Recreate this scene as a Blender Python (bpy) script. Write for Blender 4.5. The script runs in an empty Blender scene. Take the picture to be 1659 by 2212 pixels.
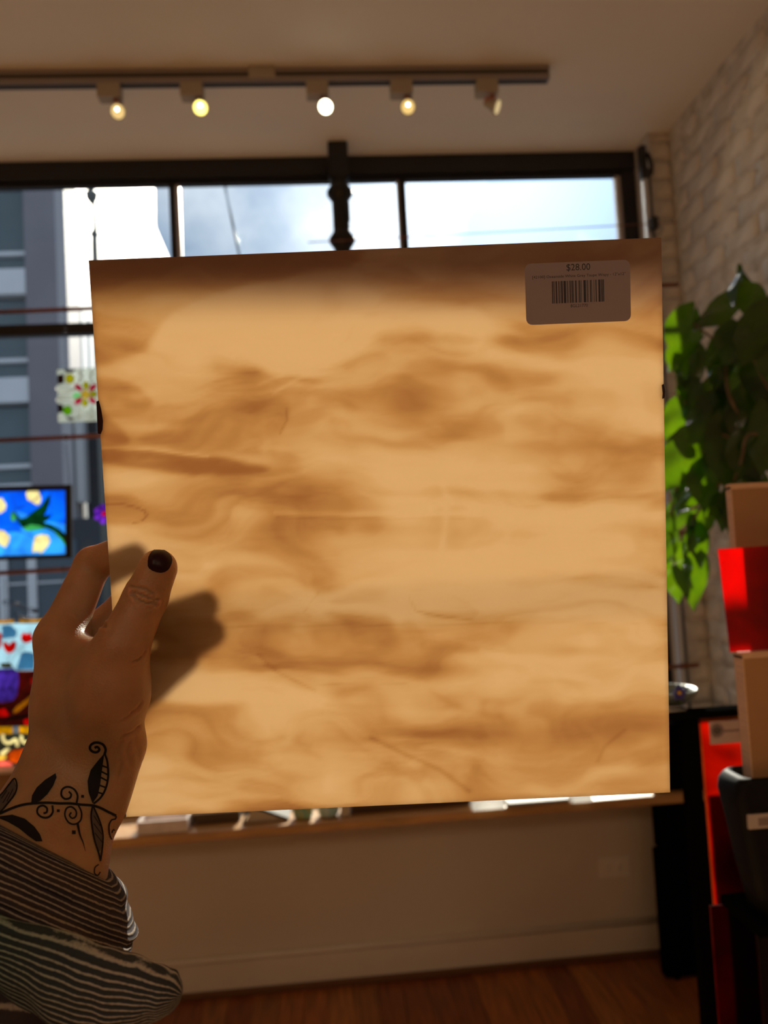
import bpy, bmesh, math, random
import numpy as np
from mathutils import Vector, Matrix
from mathutils.bvhtree import BVHTree

random.seed(7)
rng = np.random.default_rng(11)
sc = bpy.context.scene
col = sc.collection

# ---------------------------------------------------------------- camera
IW, IH, FPX = 1659.0, 2212.0, 1660.0
YAW, PITCH, ROLL = [math.radians(a) for a in (4.1, 3.2, 3.15)]
CAM = Vector((0.0, 0.0, 1.5))
FWD = Vector((math.sin(YAW) * math.cos(PITCH), math.cos(YAW) * math.cos(PITCH), math.sin(PITCH)))
_r0 = Vector((math.cos(YAW), -math.sin(YAW), 0.0))
_u0 = _r0.cross(FWD)
RGT = _r0 * math.cos(ROLL) - _u0 * math.sin(ROLL)
UPV = _r0 * math.sin(ROLL) + _u0 * math.cos(ROLL)
cd = bpy.data.cameras.new('camera')
cd.sensor_fit = 'VERTICAL'
cd.sensor_height = 34.6
cd.lens = 34.6 * FPX / IH
cd.clip_start = 0.01
cd.dof.use_dof = True
cd.dof.focus_distance = 0.415
cd.dof.aperture_fstop = cd.lens * 1e-3 / 0.0034
co = bpy.data.objects.new('camera', cd)
col.objects.link(co)
M3 = Matrix((RGT, UPV, -FWD)).transposed()
co.matrix_world = Matrix.Translation(CAM) @ M3.to_4x4()
sc.camera = co

# ---------------------------------------------------------------- world, sun, exposure
SUN_AZ, SUN_EL = math.radians(14.0), math.radians(26.85)
SUN_DIR = Vector((math.sin(SUN_AZ) * math.cos(SUN_EL), math.cos(SUN_AZ) * math.cos(SUN_EL), math.sin(SUN_EL)))
SUN_STRENGTH = 7.1
SKY_STRENGTH = 1.0
sc.view_settings.view_transform = 'Standard'
sc.view_settings.look = 'None'
sc.view_settings.exposure = 0.25
sc.view_settings.gamma = 1.0
sc.view_settings.use_curve_mapping = False

sl = bpy.data.lights.new('sun', 'SUN')
sl.energy = SUN_STRENGTH
sl.angle = math.radians(0.6)
sl.color = (1.0, 0.90, 0.76)
so = bpy.data.objects.new('sun', sl)
so.rotation_euler = SUN_DIR.to_track_quat('Z', 'Y').to_euler()
so.location = (2, 8, 6)
col.objects.link(so)

w = bpy.data.worlds.new('world')
sc.world = w
w.use_nodes = True
nt = w.node_tree
nt.nodes.clear()
def N(nt, t, **kw):
    n = nt.nodes.new(t)
    for k, v in kw.items():
        setattr(n, k, v)
    return n
tc = N(nt, 'ShaderNodeTexCoord')
noi = N(nt, 'ShaderNodeTexNoise')
noi.inputs['Scale'].default_value = 3.2
noi.inputs['Detail'].default_value = 6
noi.inputs['Roughness'].default_value = 0.55
nt.links.new(tc.outputs['Generated'], noi.inputs['Vector'])
cr = N(nt, 'ShaderNodeValToRGB')
cr.color_ramp.elements[0].position = 0.46
cr.color_ramp.elements[0].color = (0.27, 0.36, 0.50, 1)
cr.color_ramp.elements[1].position = 0.66
cr.color_ramp.elements[1].color = (0.74, 0.79, 0.88, 1)
nt.links.new(noi.outputs['Fac'], cr.inputs['Fac'])
dotn = N(nt, 'ShaderNodeVectorMath', operation='DOT_PRODUCT')
nrm = N(nt, 'ShaderNodeVectorMath', operation='NORMALIZE')
nt.links.new(tc.outputs['Generated'], nrm.inputs[0])
nt.links.new(nrm.outputs[0], dotn.inputs[0])
dotn.inputs[1].default_value = SUN_DIR
def mth(nt, op, a, b=None, clamp=False):
    n = N(nt, 'ShaderNodeMath', operation=op)
    n.use_clamp = clamp
    for i, v in enumerate((a, b)):
        if v is None: continue
        if isinstance(v, (int, float)): n.inputs[i].default_value = v
        else: nt.links.new(v, n.inputs[i])
    return n.outputs[0]
mx = mth(nt, 'MAXIMUM', dotn.outputs['Value'], 0.0)
aur = mth(nt, 'MULTIPLY', mth(nt, 'POWER', mx, 60.0), 2.6)
aur2 = mth(nt, 'MULTIPLY', mth(nt, 'POWER', mx, 8.0), 0.10)
fac = mth(nt, 'ADD', mth(nt, 'ADD', aur, aur2), 1.0)
vs_ = N(nt, 'ShaderNodeVectorMath', operation='SCALE')
nt.links.new(cr.outputs['Color'], vs_.inputs[0])
nt.links.new(fac, vs_.inputs['Scale'])
bg = N(nt, 'ShaderNodeBackground')
bg.inputs['Strength'].default_value = SKY_STRENGTH
nt.links.new(vs_.outputs[0], bg.inputs['Color'])
wo = N(nt, 'ShaderNodeOutputWorld')
nt.links.new(bg.outputs[0], wo.inputs[0])

# unseen fill lights added under the rear ceiling to brighten the room
def add_fill_light(x, y, power):
    l = bpy.data.lights.new('ceiling_fill', 'AREA')
    l.energy = power
    l.size = 0.9
    l.color = (1.0, 0.72, 0.46)
    o = bpy.data.objects.new('ceiling_fill', l)
    o.location = (x, y, 2.9)
    col.objects.link(o)
FILL_POWER = 12.0
add_fill_light(-0.9, -1.6, FILL_POWER)
add_fill_light(0.5, -2.4, FILL_POWER)

# ---------------------------------------------------------------- measuring helpers
def ray(px, py):
    return FWD + RGT * ((px - IW / 2) / FPX) - UPV * ((py - IH / 2) / FPX)
def at_y(px, py, Y):
    d = ray(px, py); return CAM + d * ((Y - CAM.y) / d.y)
def at_d(px, py, D):
    return CAM + ray(px, py) * D
def proj_np(P):
    v = P - np.array(CAM)
    z = v @ np.array(FWD)
    return np.stack([IW / 2 + FPX * (v @ np.array(RGT)) / z, IH / 2 - FPX * (v @ np.array(UPV)) / z, z], 1)

# ---------------------------------------------------------------- materials
MATS = {}
def mat(name, c, rough=0.6, metal=0.0, var=0.0, scale=12.0, bump=0.0, bscale=60.0, spec=0.5, stretch=None, dark=None):
    if name in MATS: return MATS[name]
    m = bpy.data.materials.new(name); m.use_nodes = True
    t = m.node_tree; b = t.nodes['Principled BSDF']
    b.inputs['Base Color'].default_value = (*c, 1)
    b.inputs['Roughness'].default_value = rough
    b.inputs['Metallic'].default_value = metal
    b.inputs['Specular IOR Level'].default_value = spec
    tc = N(t, 'ShaderNodeTexCoord')
    vec = tc.outputs['Object']
    if stretch:
        mp = N(t, 'ShaderNodeMapping'); mp.inputs['Scale'].default_value = stretch
        t.links.new(vec, mp.inputs['Vector']); vec = mp.outputs[0]
    if var > 0 or dark:
        n = N(t, 'ShaderNodeTexNoise'); n.inputs['Scale'].default_value = scale; n.inputs['Detail'].default_value = 5
        t.links.new(vec, n.inputs['Vector'])
        r = N(t, 'ShaderNodeValToRGB')
        lo = dark if dark else tuple(x * (1 - var) for x in c)
        hi = tuple(min(1, x * (1 + var)) for x in c)
        r.color_ramp.elements[0].position = 0.32; r.color_ramp.elements[0].color = (*lo, 1)
        r.color_ramp.elements[1].position = 0.68; r.color_ramp.elements[1].color = (*hi, 1)
        t.links.new(n.outputs['Fac'], r.inputs['Fac']); t.links.new(r.outputs['Color'], b.inputs['Base Color'])
    if bump > 0:
        n2 = N(t, 'ShaderNodeTexNoise'); n2.inputs['Scale'].default_value = bscale; n2.inputs['Detail'].default_value = 4
        t.links.new(vec, n2.inputs['Vector'])
        bp = N(t, 'ShaderNodeBump'); bp.inputs['Strength'].default_value = bump; bp.inputs['Distance'].default_value = 0.01
        t.links.new(n2.outputs['Fac'], bp.inputs['Height']); t.links.new(bp.outputs[0], b.inputs['Normal'])
    MATS[name] = m
    return m

def stained(name, c, clear=0.25, var=0.2, scale=25.0):
    """coloured art glass: light passes through, scattered and tinted"""
    if name in MATS: return MATS[name]
    m = bpy.data.materials.new(name); m.use_nodes = True
    t = m.node_tree; t.nodes.clear()
    tc = N(t, 'ShaderNodeTexCoord'); n = N(t, 'ShaderNodeTexNoise')
    n.inputs['Scale'].default_value = scale; n.inputs['Detail'].default_value = 3; n.inputs['Distortion'].default_value = 1.0
    t.links.new(tc.outputs['Object'], n.inputs['Vector'])
    r = N(t, 'ShaderNodeValToRGB')
    r.color_ramp.elements[0].position = 0.3; r.color_ramp.elements[0].color = (*[x * (1 - var) for x in c], 1)
    r.color_ramp.elements[1].position = 0.7; r.color_ramp.elements[1].color = (*[min(1, x * (1 + var)) for x in c], 1)
    t.links.new(n.outputs['Fac'], r.inputs['Fac'])
    tl = N(t, 'ShaderNodeBsdfTranslucent'); tp = N(t, 'ShaderNodeBsdfTransparent'); gl = N(t, 'ShaderNodeBsdfGlossy')
    gl.inputs['Roughness'].default_value = 0.12
    t.links.new(r.outputs['Color'], tl.inputs['Color']); t.links.new(r.outputs['Color'], tp.inputs['Color'])
    a = N(t, 'ShaderNodeMixShader'); a.inputs[0].default_value = clear
    t.links.new(tl.outputs[0], a.inputs[1]); t.links.new(tp.outputs[0], a.inputs[2])
    fr = N(t, 'ShaderNodeFresnel'); fr.inputs['IOR'].default_value = 1.35
    b = N(t, 'ShaderNodeMixShader')
    t.links.new(fr.outputs[0], b.inputs[0]); t.links.new(a.outputs[0], b.inputs[1]); t.links.new(gl.outputs[0], b.inputs[2])
    o = N(t, 'ShaderNodeOutputMaterial'); t.links.new(b.outputs[0], o.inputs[0])
    MATS[name] = m
    return m

def clear_glass(name, tint=(0.96, 0.98, 0.97), ior=1.25):
    if name in MATS: return MATS[name]
    m = bpy.data.materials.new(name); m.use_nodes = True
    t = m.node_tree; t.nodes.clear()
    tp = N(t, 'ShaderNodeBsdfTransparent'); tp.inputs['Color'].default_value = (*tint, 1)
    gl = N(t, 'ShaderNodeBsdfGlossy'); gl.inputs['Roughness'].default_value = 0.02
    fr = N(t, 'ShaderNodeFresnel'); fr.inputs['IOR'].default_value = ior
    b = N(t, 'ShaderNodeMixShader')
    t.links.new(fr.outputs[0], b.inputs[0]); t.links.new(tp.outputs[0], b.inputs[1]); t.links.new(gl.outputs[0], b.inputs[2])
    o = N(t, 'ShaderNodeOutputMaterial'); t.links.new(b.outputs[0], o.inputs[0])
    MATS[name] = m
    return m

def glow(name, c, s):
    if name in MATS: return MATS[name]
    m = bpy.data.materials.new(name); m.use_nodes = True
    t = m.node_tree; t.nodes.clear()
    e = N(t, 'ShaderNodeEmission'); e.inputs['Color'].default_value = (*c, 1); e.inputs['Strength'].default_value = s
    o = N(t, 'ShaderNodeOutputMaterial'); t.links.new(e.outputs[0], o.inputs[0])
    MATS[name] = m
    return m

# ---------------------------------------------------------------- object helpers
def link_mesh(name, me, m=None, parent=None, smooth=False):
    o = bpy.data.objects.new(name, me); col.objects.link(o)
    if m: me.materials.append(m)
    if parent: o.parent = parent
    if smooth:
        for p in me.polygons: p.use_smooth = True
    return o
def obj(name, bm, m=None, parent=None, smooth=False):
    me = bpy.data.meshes.new(name); bm.normal_update(); bm.to_mesh(me); bm.free()
    return link_mesh(name, me, m, parent, smooth)
def data_obj(name, vs, fs, m=None, parent=None, smooth=False):
    me = bpy.data.meshes.new(name); me.from_pydata([tuple(v) for v in vs], [], fs); me.update()
    return link_mesh(name, me, m, parent, smooth)
def tag(o, label, cat, group=None):
    o['label'] = label; o['category'] = cat
    if group: o['group'] = group
    return o
def struct(o):
    o['kind'] = 'structure'; return o
def empty(name, loc=(0, 0, 0)):
    o = bpy.data.objects.new(name, None); col.objects.link(o); o.location = loc; o.empty_display_size = 0.05
    return o
def thing(name, label, cat, loc=(0, 0, 0), group=None):
    return tag(empty(name, loc), label, cat, group)
def part(name, bm, m, root, smooth=False):
    """a part built in world coordinates under an unrotated root"""
    l = root.matrix_world.translation if False else root_loc(root)
    bmesh.ops.translate(bm, verts=bm.verts, vec=-l)
    return obj(name, bm, m, root, smooth)
def root_loc(o):
    l = Vector((0, 0, 0))
    while o is not None:
        l += Vector(o.location); o = o.parent
    return l
def box_bm(x0, x1, y0, y1, z0, z1, bev=0.0, bm=None):
    own = bm is None
    if own: bm = bmesh.new()
    vs = [bm.verts.new((x, y, z)) for x in (x0, x1) for y in (y0, y1) for z in (z0, z1)]
    fs = [bm.faces.new([vs[i] for i in f]) for f in ((0, 1, 3, 2), (4, 6, 7, 5), (0, 4, 5, 1), (2, 3, 7, 6), (0, 2, 6, 4), (1, 5, 7, 3))]
    if bev > 0:
        es = list({e for f in fs for e in f.edges})
        bmesh.ops.bevel(bm, geom=es, offset=bev, segments=2, affect='EDGES', profile=0.6)
    return bm
def tube_bm(pts, r, seg=8, bm=None, cap=True):
    if bm is None: bm = bmesh.new()
    pts = [Vector(p) for p in pts]
    rs = r if isinstance(r, (list, tuple)) else [r] * len(pts)
    prev = None; rings = []
    for i, p in enumerate(pts):
        d = (pts[min(i + 1, len(pts) - 1)] - pts[max(i - 1, 0)]).normalized()
        if prev is None:
            a = d.orthogonal().normalized()
        else:
            a = (prev - d * prev.dot(d)); a = a.normalized() if a.length > 1e-6 else d.orthogonal().normalized()
        prev = a; b = d.cross(a)
        rings.append([bm.verts.new(p + (a * math.cos(2 * math.pi * k / seg) + b * math.sin(2 * math.pi * k / seg)) * rs[i]) for k in range(seg)])
    for i in range(len(rings) - 1):
        for k in range(seg):
            bm.faces.new((rings[i][k], rings[i][(k + 1) % seg], rings[i + 1][(k + 1) % seg], rings[i + 1][k]))
    if cap:
        bm.faces.new(list(reversed(rings[0]))); bm.faces.new(rings[-1])
    return bm
def lathe_bm(prof, c, seg=20, bm=None, axis=None, caps=True):
    """prof: (radius, height) pairs along axis (default +z) from point c"""
    if bm is None: bm = bmesh.new()
    c = Vector(c); ax = Vector(axis).normalized() if axis else Vector((0, 0, 1))
    a = ax.orthogonal().normalized(); b = ax.cross(a)
    rings = [[bm.verts.new(c + ax * h + (a * math.cos(2 * math.pi * k / seg) + b * math.sin(2 * math.pi * k / seg)) * r) for k in range(seg)] for r, h in prof]
    for i in range(len(rings) - 1):
        for k in range(seg):
            bm.faces.new((rings[i][k], rings[i][(k + 1) % seg], rings[i + 1][(k + 1) % seg], rings[i + 1][k]))
    if caps:
        bm.faces.new(list(reversed(rings[0]))); bm.faces.new(rings[-1])
    return bm
def prism_bm(poly, Y, th, bm=None):
    """px polygon laid on the vertical plane y = Y and given thickness th away from the room"""
    if bm is None: bm = bmesh.new()
    P = [at_y(x, y, Y) for x, y in poly]
    f = [bm.verts.new(p) for p in P]; b = [bm.verts.new(p + Vector((0, th, 0))) for p in P]
    bm.faces.new(f); bm.faces.new(list(reversed(b)))
    n = len(P)
    for i in range(n):
        bm.faces.new((f[i], b[i], b[(i + 1) % n], f[(i + 1) % n]))
    bmesh.ops.recalc_face_normals(bm, faces=bm.faces)
    return bm
def ring_bm(c, R, r, axis=(0, 1, 0), bm=None, n=12, seg=5):
    ax = Vector(axis).normalized(); a = ax.orthogonal().normalized(); b = ax.cross(a); c = Vector(c)
    if bm is None: bm = bmesh.new()
    rings = []
    for i in range(n):
        t = 2 * math.pi * i / n; d = a * math.cos(t) + b * math.sin(t)
        rings.append([bm.verts.new(c + d * (R + r * math.cos(2 * math.pi * k / seg)) + ax * r * math.sin(2 * math.pi * k / seg)) for k in range(seg)])
    for i in range(n):
        for k in range(seg):
            bm.faces.new((rings[i][k], rings[(i + 1) % n][k], rings[(i + 1) % n][(k + 1) % seg], rings[i][(k + 1) % seg]))
    return bm
def ellipse_px(cx, cy, a, b, rot=0.0, n=14):
    c, s = math.cos(rot), math.sin(rot)
    return [(cx + a * math.cos(2 * math.pi * i / n) * c - b * math.sin(2 * math.pi * i / n) * s,
             cy + a * math.cos(2 * math.pi * i / n) * s + b * math.sin(2 * math.pi * i / n) * c) for i in range(n)]
def petal_px(x0, y0, x1, y1, w, n=6):
    """almond outline from one point to another"""
    dx, dy = x1 - x0, y1 - y0; L = math.hypot(dx, dy); nx, ny = -dy / L, dx / L
    up = [(x0 + dx * i / n + nx * w / 2 * math.sin(math.pi * i / n) ** 0.8, y0 + dy * i / n + ny * w / 2 * math.sin(math.pi * i / n) ** 0.8) for i in range(n + 1)]
    dn = [(x0 + dx * i / n - nx * w / 2 * math.sin(math.pi * i / n) ** 0.8, y0 + dy * i / n - ny * w / 2 * math.sin(math.pi * i / n) ** 0.8) for i in range(n - 1, 0, -1)]
    return up + dn

# ---------------------------------------------------------------- room shell
XR, XL, YW, YB, ZC = 1.323, -2.4, 2.82, -3.6, 3.0
PIER_X, PIER_Y = 1.242, 2.672
m_ceil = mat('painted plaster ceiling', (0.87, 0.82, 0.73), 0.75, var=0.04, scale=1.5, bump=0.05, bscale=30)
m_wall = mat('beige wall paint', (0.76, 0.66, 0.53), 0.6, var=0.03, scale=2, bump=0.04, bscale=80)
m_brick = mat('whitewashed brick paint', (0.80, 0.76, 0.70), 0.6, var=0.10, scale=9, bump=1.0, bscale=20, dark=(0.66, 0.61, 0.53))
m_mortar = mat('painted mortar', (0.76, 0.71, 0.64), 0.8, bump=1.0, bscale=30, var=0.12, scale=20, dark=(0.52, 0.47, 0.40))
m_black = mat('black painted metal', (0.012, 0.012, 0.015), 0.45, bump=0.05, bscale=50)
m_blackmatte = mat('matte black', (0.004, 0.004, 0.004), 1.0, spec=0.0)
m_base = mat('painted baseboard', (0.80, 0.71, 0.58), 0.5, var=0.04, scale=4)

struct(obj('ceiling', box_bm(XL, XR + 0.3, YB, 3.0, ZC, ZC + 0.15), m_ceil))
m_dkwall = mat('dark olive brown wall paint', (0.16, 0.12, 0.085), 0.7, var=0.05, scale=2)
struct(obj('wall_back', box_bm(XL, XR + 0.3, YB - 0.15, YB, 0, ZC), m_dkwall))
struct(obj('wall_left', box_bm(XL - 0.15, XL, YB - 0.15, 3.0, 0, ZC), m_dkwall))
# floor: a base slab carrying single planks near the window wall
fl = struct(obj('floor', box_bm(XL, XR + 0.3, YB, 3.0, -0.12, -0.018), mat('dark subfloor', (0.05, 0.028, 0.016), 0.9)))
plank_mats = [mat('oiled oak plank %s' % n, c, 0.32, var=0.35, scale=5, stretch=(14, 1.2, 14), bump=0.08, bscale=40) for n, c in
              (('honey', (0.42, 0.155, 0.040)), ('amber', (0.37, 0.12, 0.028)), ('russet', (0.25, 0.07, 0.018)), ('umber', (0.32, 0.115, 0.032)))]
PWD = 0.085
x = -1.36
k = 0
while x < XR - 0.001:
    x1 = min(x + PWD, XR)
    y = 2.815
    while y > 1.3:
        L = random.uniform(0.5, 1.15)
        if y == 2.815: L = random.uniform(0.25, 1.0)
        y0 = max(y - L, 1.3)
        if y0 - 1.3 < 0.2: y0 = 1.3
        dz = random.uniform(-0.0008, 0.0)
        b = box_bm(x + 0.0008, x1 - 0.0008, y0 + 0.0008, y - 0.0008, -0.018, dz)
        obj('plank', b, random.choice(plank_mats), fl)
        y = y0
    x = x1
part('boards', box_bm(XL, XR, YB, 1.2995, -0.018, -0.0005), mat('pale honey oak boards', (0.60, 0.33, 0.14), 0.4, var=0.2, scale=4, stretch=(10, 1, 10)), fl)
part('boards', box_bm(XL, -1.3605, 1.2995, 2.82, -0.018, -0.0005), plank_mats[1], fl)

# brick wall on the right: backing slab, then single painted bricks
wr = struct(obj('wall_right', box_bm(XR - 0.0028, XR + 0.15, YB - 0.15, 3.0, 0, ZC), m_mortar))
def brick_mesh(w_, h_, d_, seed):
    r = random.Random(seed); bm = bmesh.new()
    nu, nv = 5, 3
    g = {}
    for i in range(nu + 1):
        for j in range(nv + 1):
            u, v = i / nu, j / nv
            e = min(u, 1 - u) * w_, min(v, 1 - v) * h_
            edge = min(e[0], e[1])
            p = d_ * (1 if edge > 0.004 else 0.55) + r.uniform(-0.0030, 0.0024)
            g[i, j] = bm.verts.new((-p, (u - 0.5) * w_ + r.uniform(-1, 1) * 0.0025, (v - 0.5) * h_ + r.uniform(-1, 1) * 0.002))
    for i in range(nu):
        for j in range(nv):
            bm.faces.new((g[i, j], g[i, j + 1], g[i + 1, j + 1], g[i + 1, j]))
    bd = [g[i, 0] for i in range(nu + 1)] + [g[nu, j] for j in range(1, nv + 1)] + [g[i, nv] for i in range(nu - 1, -1, -1)] + [g[0, j] for j in range(nv - 1, 0, -1)]
    bk = [bm.verts.new((0.0, v.co.y, v.co.z)) for v in bd]
    for i in range(len(bd)):
        j = (i + 1) % len(bd)
        bm.faces.new((bd[i], bd[j], bk[j], bk[i]))
    bmesh.ops.recalc_face_normals(bm, faces=bm.faces)
    me = bpy.data.meshes.new('brick'); bm.to_mesh(me); bm.free(); me.materials.append(m_brick)
    for p in me.polygons: p.use_smooth = True
    return me
BW, BH, CW, CH = 0.202, 0.066, 0.208, 0.0735
full = [brick_mesh(BW, BH, 0.0055, s) for s in range(6)]
half = [brick_mesh(BW / 2 - 0.006, BH, 0.0055, 30 + s) for s in range(4)]
row = 0
z = 0.62
while z + CH < ZC + 0.005:
    off = 0.0 if row % 2 else CW / 2
    yy = PIER_Y - 0.004 - (CW / 2 if not row % 2 else 0)
    if not row % 2:
        o = bpy.data.objects.new('brick', random.choice(half)); col.objects.link(o); o.parent = wr
        o.location = (XR, PIER_Y - 0.004 - BW / 4, z + CH / 2)
    while yy - CW > 1.15:
        o = bpy.data.objects.new('brick', random.choice(full)); col.objects.link(o); o.parent = wr
        o.location = (XR + random.uniform(-0.002, 0.002), yy - CW / 2, z + CH / 2)
        o.rotation_euler = (random.uniform(-0.012, 0.012), 0, random.uniform(-0.01, 0.01))
        yy -= CW
    z += CH; row += 1
# pier beside the window
pier = struct(obj('trim_1', box_bm(PIER_X + 0.006, XR + 0.001, PIER_Y + 0.006, 3.0, 0, ZC), m_mortar))
hb = [brick_mesh(XR - PIER_X - 0.004, BH, 0.004, 60 + s) for s in range(4)]
z = 0.62; row = 0
while z + CH < ZC + 0.005:
    o = bpy.data.objects.new('brick', random.choice(hb)); col.objects.link(o); o.parent = pier
    o.location = ((PIER_X + XR) / 2, PIER_Y + 0.006, z + CH / 2); o.rotation_euler = (0, 0, math.pi / 2)
    z += CH; row += 1
part('plaster_reveal', box_bm(PIER_X, PIER_X + 0.006, PIER_Y + 0.004, 2.83, 0, ZC), mat('reveal plaster', (0.62, 0.58, 0.53), 0.7), pier)

# window wall: low wall, left return, baseboard, ledge
WL = -2.15
SILL = 0.60
wf = struct(obj('wall_front', box_bm(WL - 0.0, PIER_X + 0.006, YW, 3.0, 0, SILL), m_wall))
part('wall_return', box_bm(XL, WL, YW, 3.0, 0, ZC), m_wall, wf)
bb = bmesh.new()
box_bm(XL, PIER_X, YW - 0.016, YW, 0, 0.115, bm=bb)
struct(obj('baseboard_front', bb, m_base))
bd = struct(obj('trim_2', tube_bm([(XL, YW - 0.012, 0.122), (PIER_X, YW - 0.012, 0.122)], 0.011, 10), m_base, smooth=True))
struct(obj('trim_3', box_bm(XL, PIER_X, YW - 0.032, YW - 0.016, 0, 0.022, 0.004), mat('stained shoe moulding', (0.16, 0.065, 0.022), 0.5)))
m_ledge = mat('varnished pine ledge', (0.50, 0.26, 0.09), 0.4, var=0.25, scale=4, stretch=(1.5, 12, 12), bump=0.05)
led = struct(obj('trim_4', box_bm(XL, PIER_X - 0.002, 2.60, 2.99, SILL + 0.001, SILL + 0.032, 0.004), m_ledge))

# ---------------------------------------------------------------- the shop window
win = struct(empty('window_1', (0, YW, SILL)))
HB = 2.917
part('header_beam', box_bm(WL, PIER_X, 2.80, 2.838, HB + 0.012, ZC - 0.001), m_black, win)
part('header_stop', box_bm(WL, PIER_X, 2.815, 2.842, HB - 0.006, HB + 0.013), m_black, win)
MUN = [(-0.519, 0.011), (0.338, 0.013)]
for mxx, hw in MUN:
    part('muntin', box_bm(mxx - hw, mxx + hw, 2.815, 2.845, 2.40, HB), m_black, win)
part('transom_bar', box_bm(WL, PIER_X, 2.805, 2.850, 2.360, 2.400, 0.003), m_black, win)
part('jamb', box_bm(1.186, PIER_X - 0.001, 2.805, 2.86, SILL + 0.032, HB + 0.012), m_black, win)
part('jamb', box_bm(WL, WL + 0.05, 2.805, 2.86, SILL + 0.032, HB + 0.012), m_black, win)
part('bottom_rail', box_bm(WL + 0.05, 1.186, 2.815, 2.86, SILL + 0.032, SILL + 0.075), m_black, win)
m_bead = mat('pale glazing bead', (0.62, 0.60, 0.62), 0.35)
part('glazing_bead', box_bm(1.166, 1.186, 2.818, 2.842, 2.40, HB - 0.006), m_bead, win)
part('glazing_bead', box_bm(-0.506, -0.492, 2.82, 2.842, 2.40, HB - 0.006), m_bead, win)
part('glazing_bead', box_bm(0.317, 0.325, 2.82, 2.842, 2.40, HB - 0.006), m_bead, win)
m_pane = clear_glass('window pane glass', (0.95, 0.97, 0.96), 1.22)
for x0, x1, z0, z1 in ((WL + .05, -0.53, 2.40, HB), (-0.508, 0.325, 2.40, HB), (0.351, 1.186, 2.40, HB), (WL + .05, 0.06, SILL + .075, 2.358), (0.13, 1.186, SILL + .075, 2.358)):
    part('glass_pane', box_bm(x0, x1, 2.828, 2.833, z0, z1), m_pane, win)

# slim iron column with turned collars, just inside the glass
cxx, cyy = 0.098, 2.725
colm = thing('iron_column', 'black iron column with turned collars between the two halves of the shop window', 'column', (cxx, cyy, SILL + 0.032))
m_iron = mat('black cast iron', (0.010, 0.009, 0.010), 0.38, bump=0.08, bscale=40)
prof = [(0.033, SILL + 0.035)]
for zc in (0.95, 1.35, 1.75, 2.15, 2.645, 2.82):
    prof += [(0.031, zc - 0.042), (0.030, zc - 0.034), (0.040, zc - 0.018), (0.048, zc - 0.006), (0.048, zc + 0.006), (0.040, zc + 0.018), (0.030, zc + 0.034), (0.031, zc + 0.042)]
prof += [(0.034, 2.868)]
part('shaft', lathe_bm(prof, (cxx, cyy, 0), 20), m_iron, colm, True)
part('capital', box_bm(cxx - 0.036, cxx + 0.036, cyy - 0.034, cyy + 0.034, 2.868, 2.999, 0.006), m_iron, colm)
part('cast_rib', box_bm(cxx + 0.026, cxx + 0.032, cyy - 0.0385, cyy - 0.03, 2.70, 2.77), m_iron, colm)

# ---------------------------------------------------------------- copper display rack in front of the glass
m_cop = mat('copper tube', (0.42, 0.16, 0.10), 0.32, metal=0.85, var=0.15, scale=30)
m_steel = mat('pale anodised upright', (0.62, 0.63, 0.66), 0.35, metal=0.3)
m_clip = clear_glass('clear acrylic', (0.93, 0.95, 0.97), 1.45)
rack = thing('display_rack', 'copper rod display rack on a pale upright standing before the window', 'rack', (1.2, 2.63, 0.8895))
part('upright', box_bm(1.188, 1.206, 2.62, 2.642, 0.8895, 2.86), m_steel, rack)
part('upright_channel', box_bm(1.206, 1.217, 2.622, 2.642, 0.8895, 2.84), mat('dark channel', (0.05, 0.05, 0.06), 0.5), rack)
bm = box_bm(1.182, 1.204, 2.612, 2.642, 2.80, 2.92, 0.002)
tube_bm([(1.212, 2.63, 2.90), (1.222, 2.63, 2.88), (1.228, 2.63, 2.85), (1.224, 2.63, 2.825), (1.212, 2.63, 2.815)], 0.008, 8, bm)
part('top_bracket', bm, m_black, rack)
part('upright', box_bm(-2.0, -1.98, 2.62, 2.642, SILL + 0.033, 2.86), m_steel, rack)
RODS = [((-0.025, 2.593), (1.292, 2.631)), ((-1.99, 2.372), (1.282, 2.404)), ((-1.99, 1.945), (1.282, 1.958)), ((-1.99, 1.506), (1.282, 1.52)), ((-1.99, 1.05), (1.25, 1.06))]
for i, ((xa, za), (xb, zb)) in enumerate(RODS):
    part('rod', tube_bm([(xa, 2.61, za), (xb, 2.61, zb)], 0.0075 if i else 0.0019, 12), m_cop, rack, True)
part('wall_clip', box_bm(1.195, 1.222, 2.595, 2.62, 2.606, 2.65, 0.003), m_black, rack)
bm = ring_bm((1.214, 2.60, 2.60), 0.018, 0.004, (0.4, 1, 0), None, 12, 6)
part('clip_loop', bm, m_clip, rack, True)

# ---------------------------------------------------------------- track lighting
m_trk = mat('brushed track aluminium', (0.36, 0.31, 0.29), 0.35, metal=0.6)
m_adp = mat('cream adaptor plastic', (0.42, 0.37, 0.30), 0.55)
m_cu2 = mat('rosy copper arm', (0.60, 0.28, 0.20), 0.3, metal=0.7)
TY = 2.288
tr = thing('track_rail', 'long pale metal lighting track fixed to the ceiling', 'track light', (-0.2, TY, 2.955))
part('rail', box_bm(-2.0, 0.757, TY - 0.017, TY + 0.017, 2.955, 2.999, 0.003), m_trk, tr)
part('slot', box_bm(-1.99, 0.75, TY - 0.019, TY - 0.0165, 2.972, 2.982), mat('dark slot', (0.05, 0.045, 0.04), 0.6), tr)
part('slot', box_bm(-1.99, 0.75, TY - 0.008, TY + 0.008, 2.953, 2.9555), mat('dark slot', (0.05, 0.045, 0.04), 0.6), tr)
part('connector_box', box_bm(-0.175, -0.095, TY - 0.026, TY + 0.026, 2.962, 2.9995, 0.003), m_adp, tr)
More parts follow.
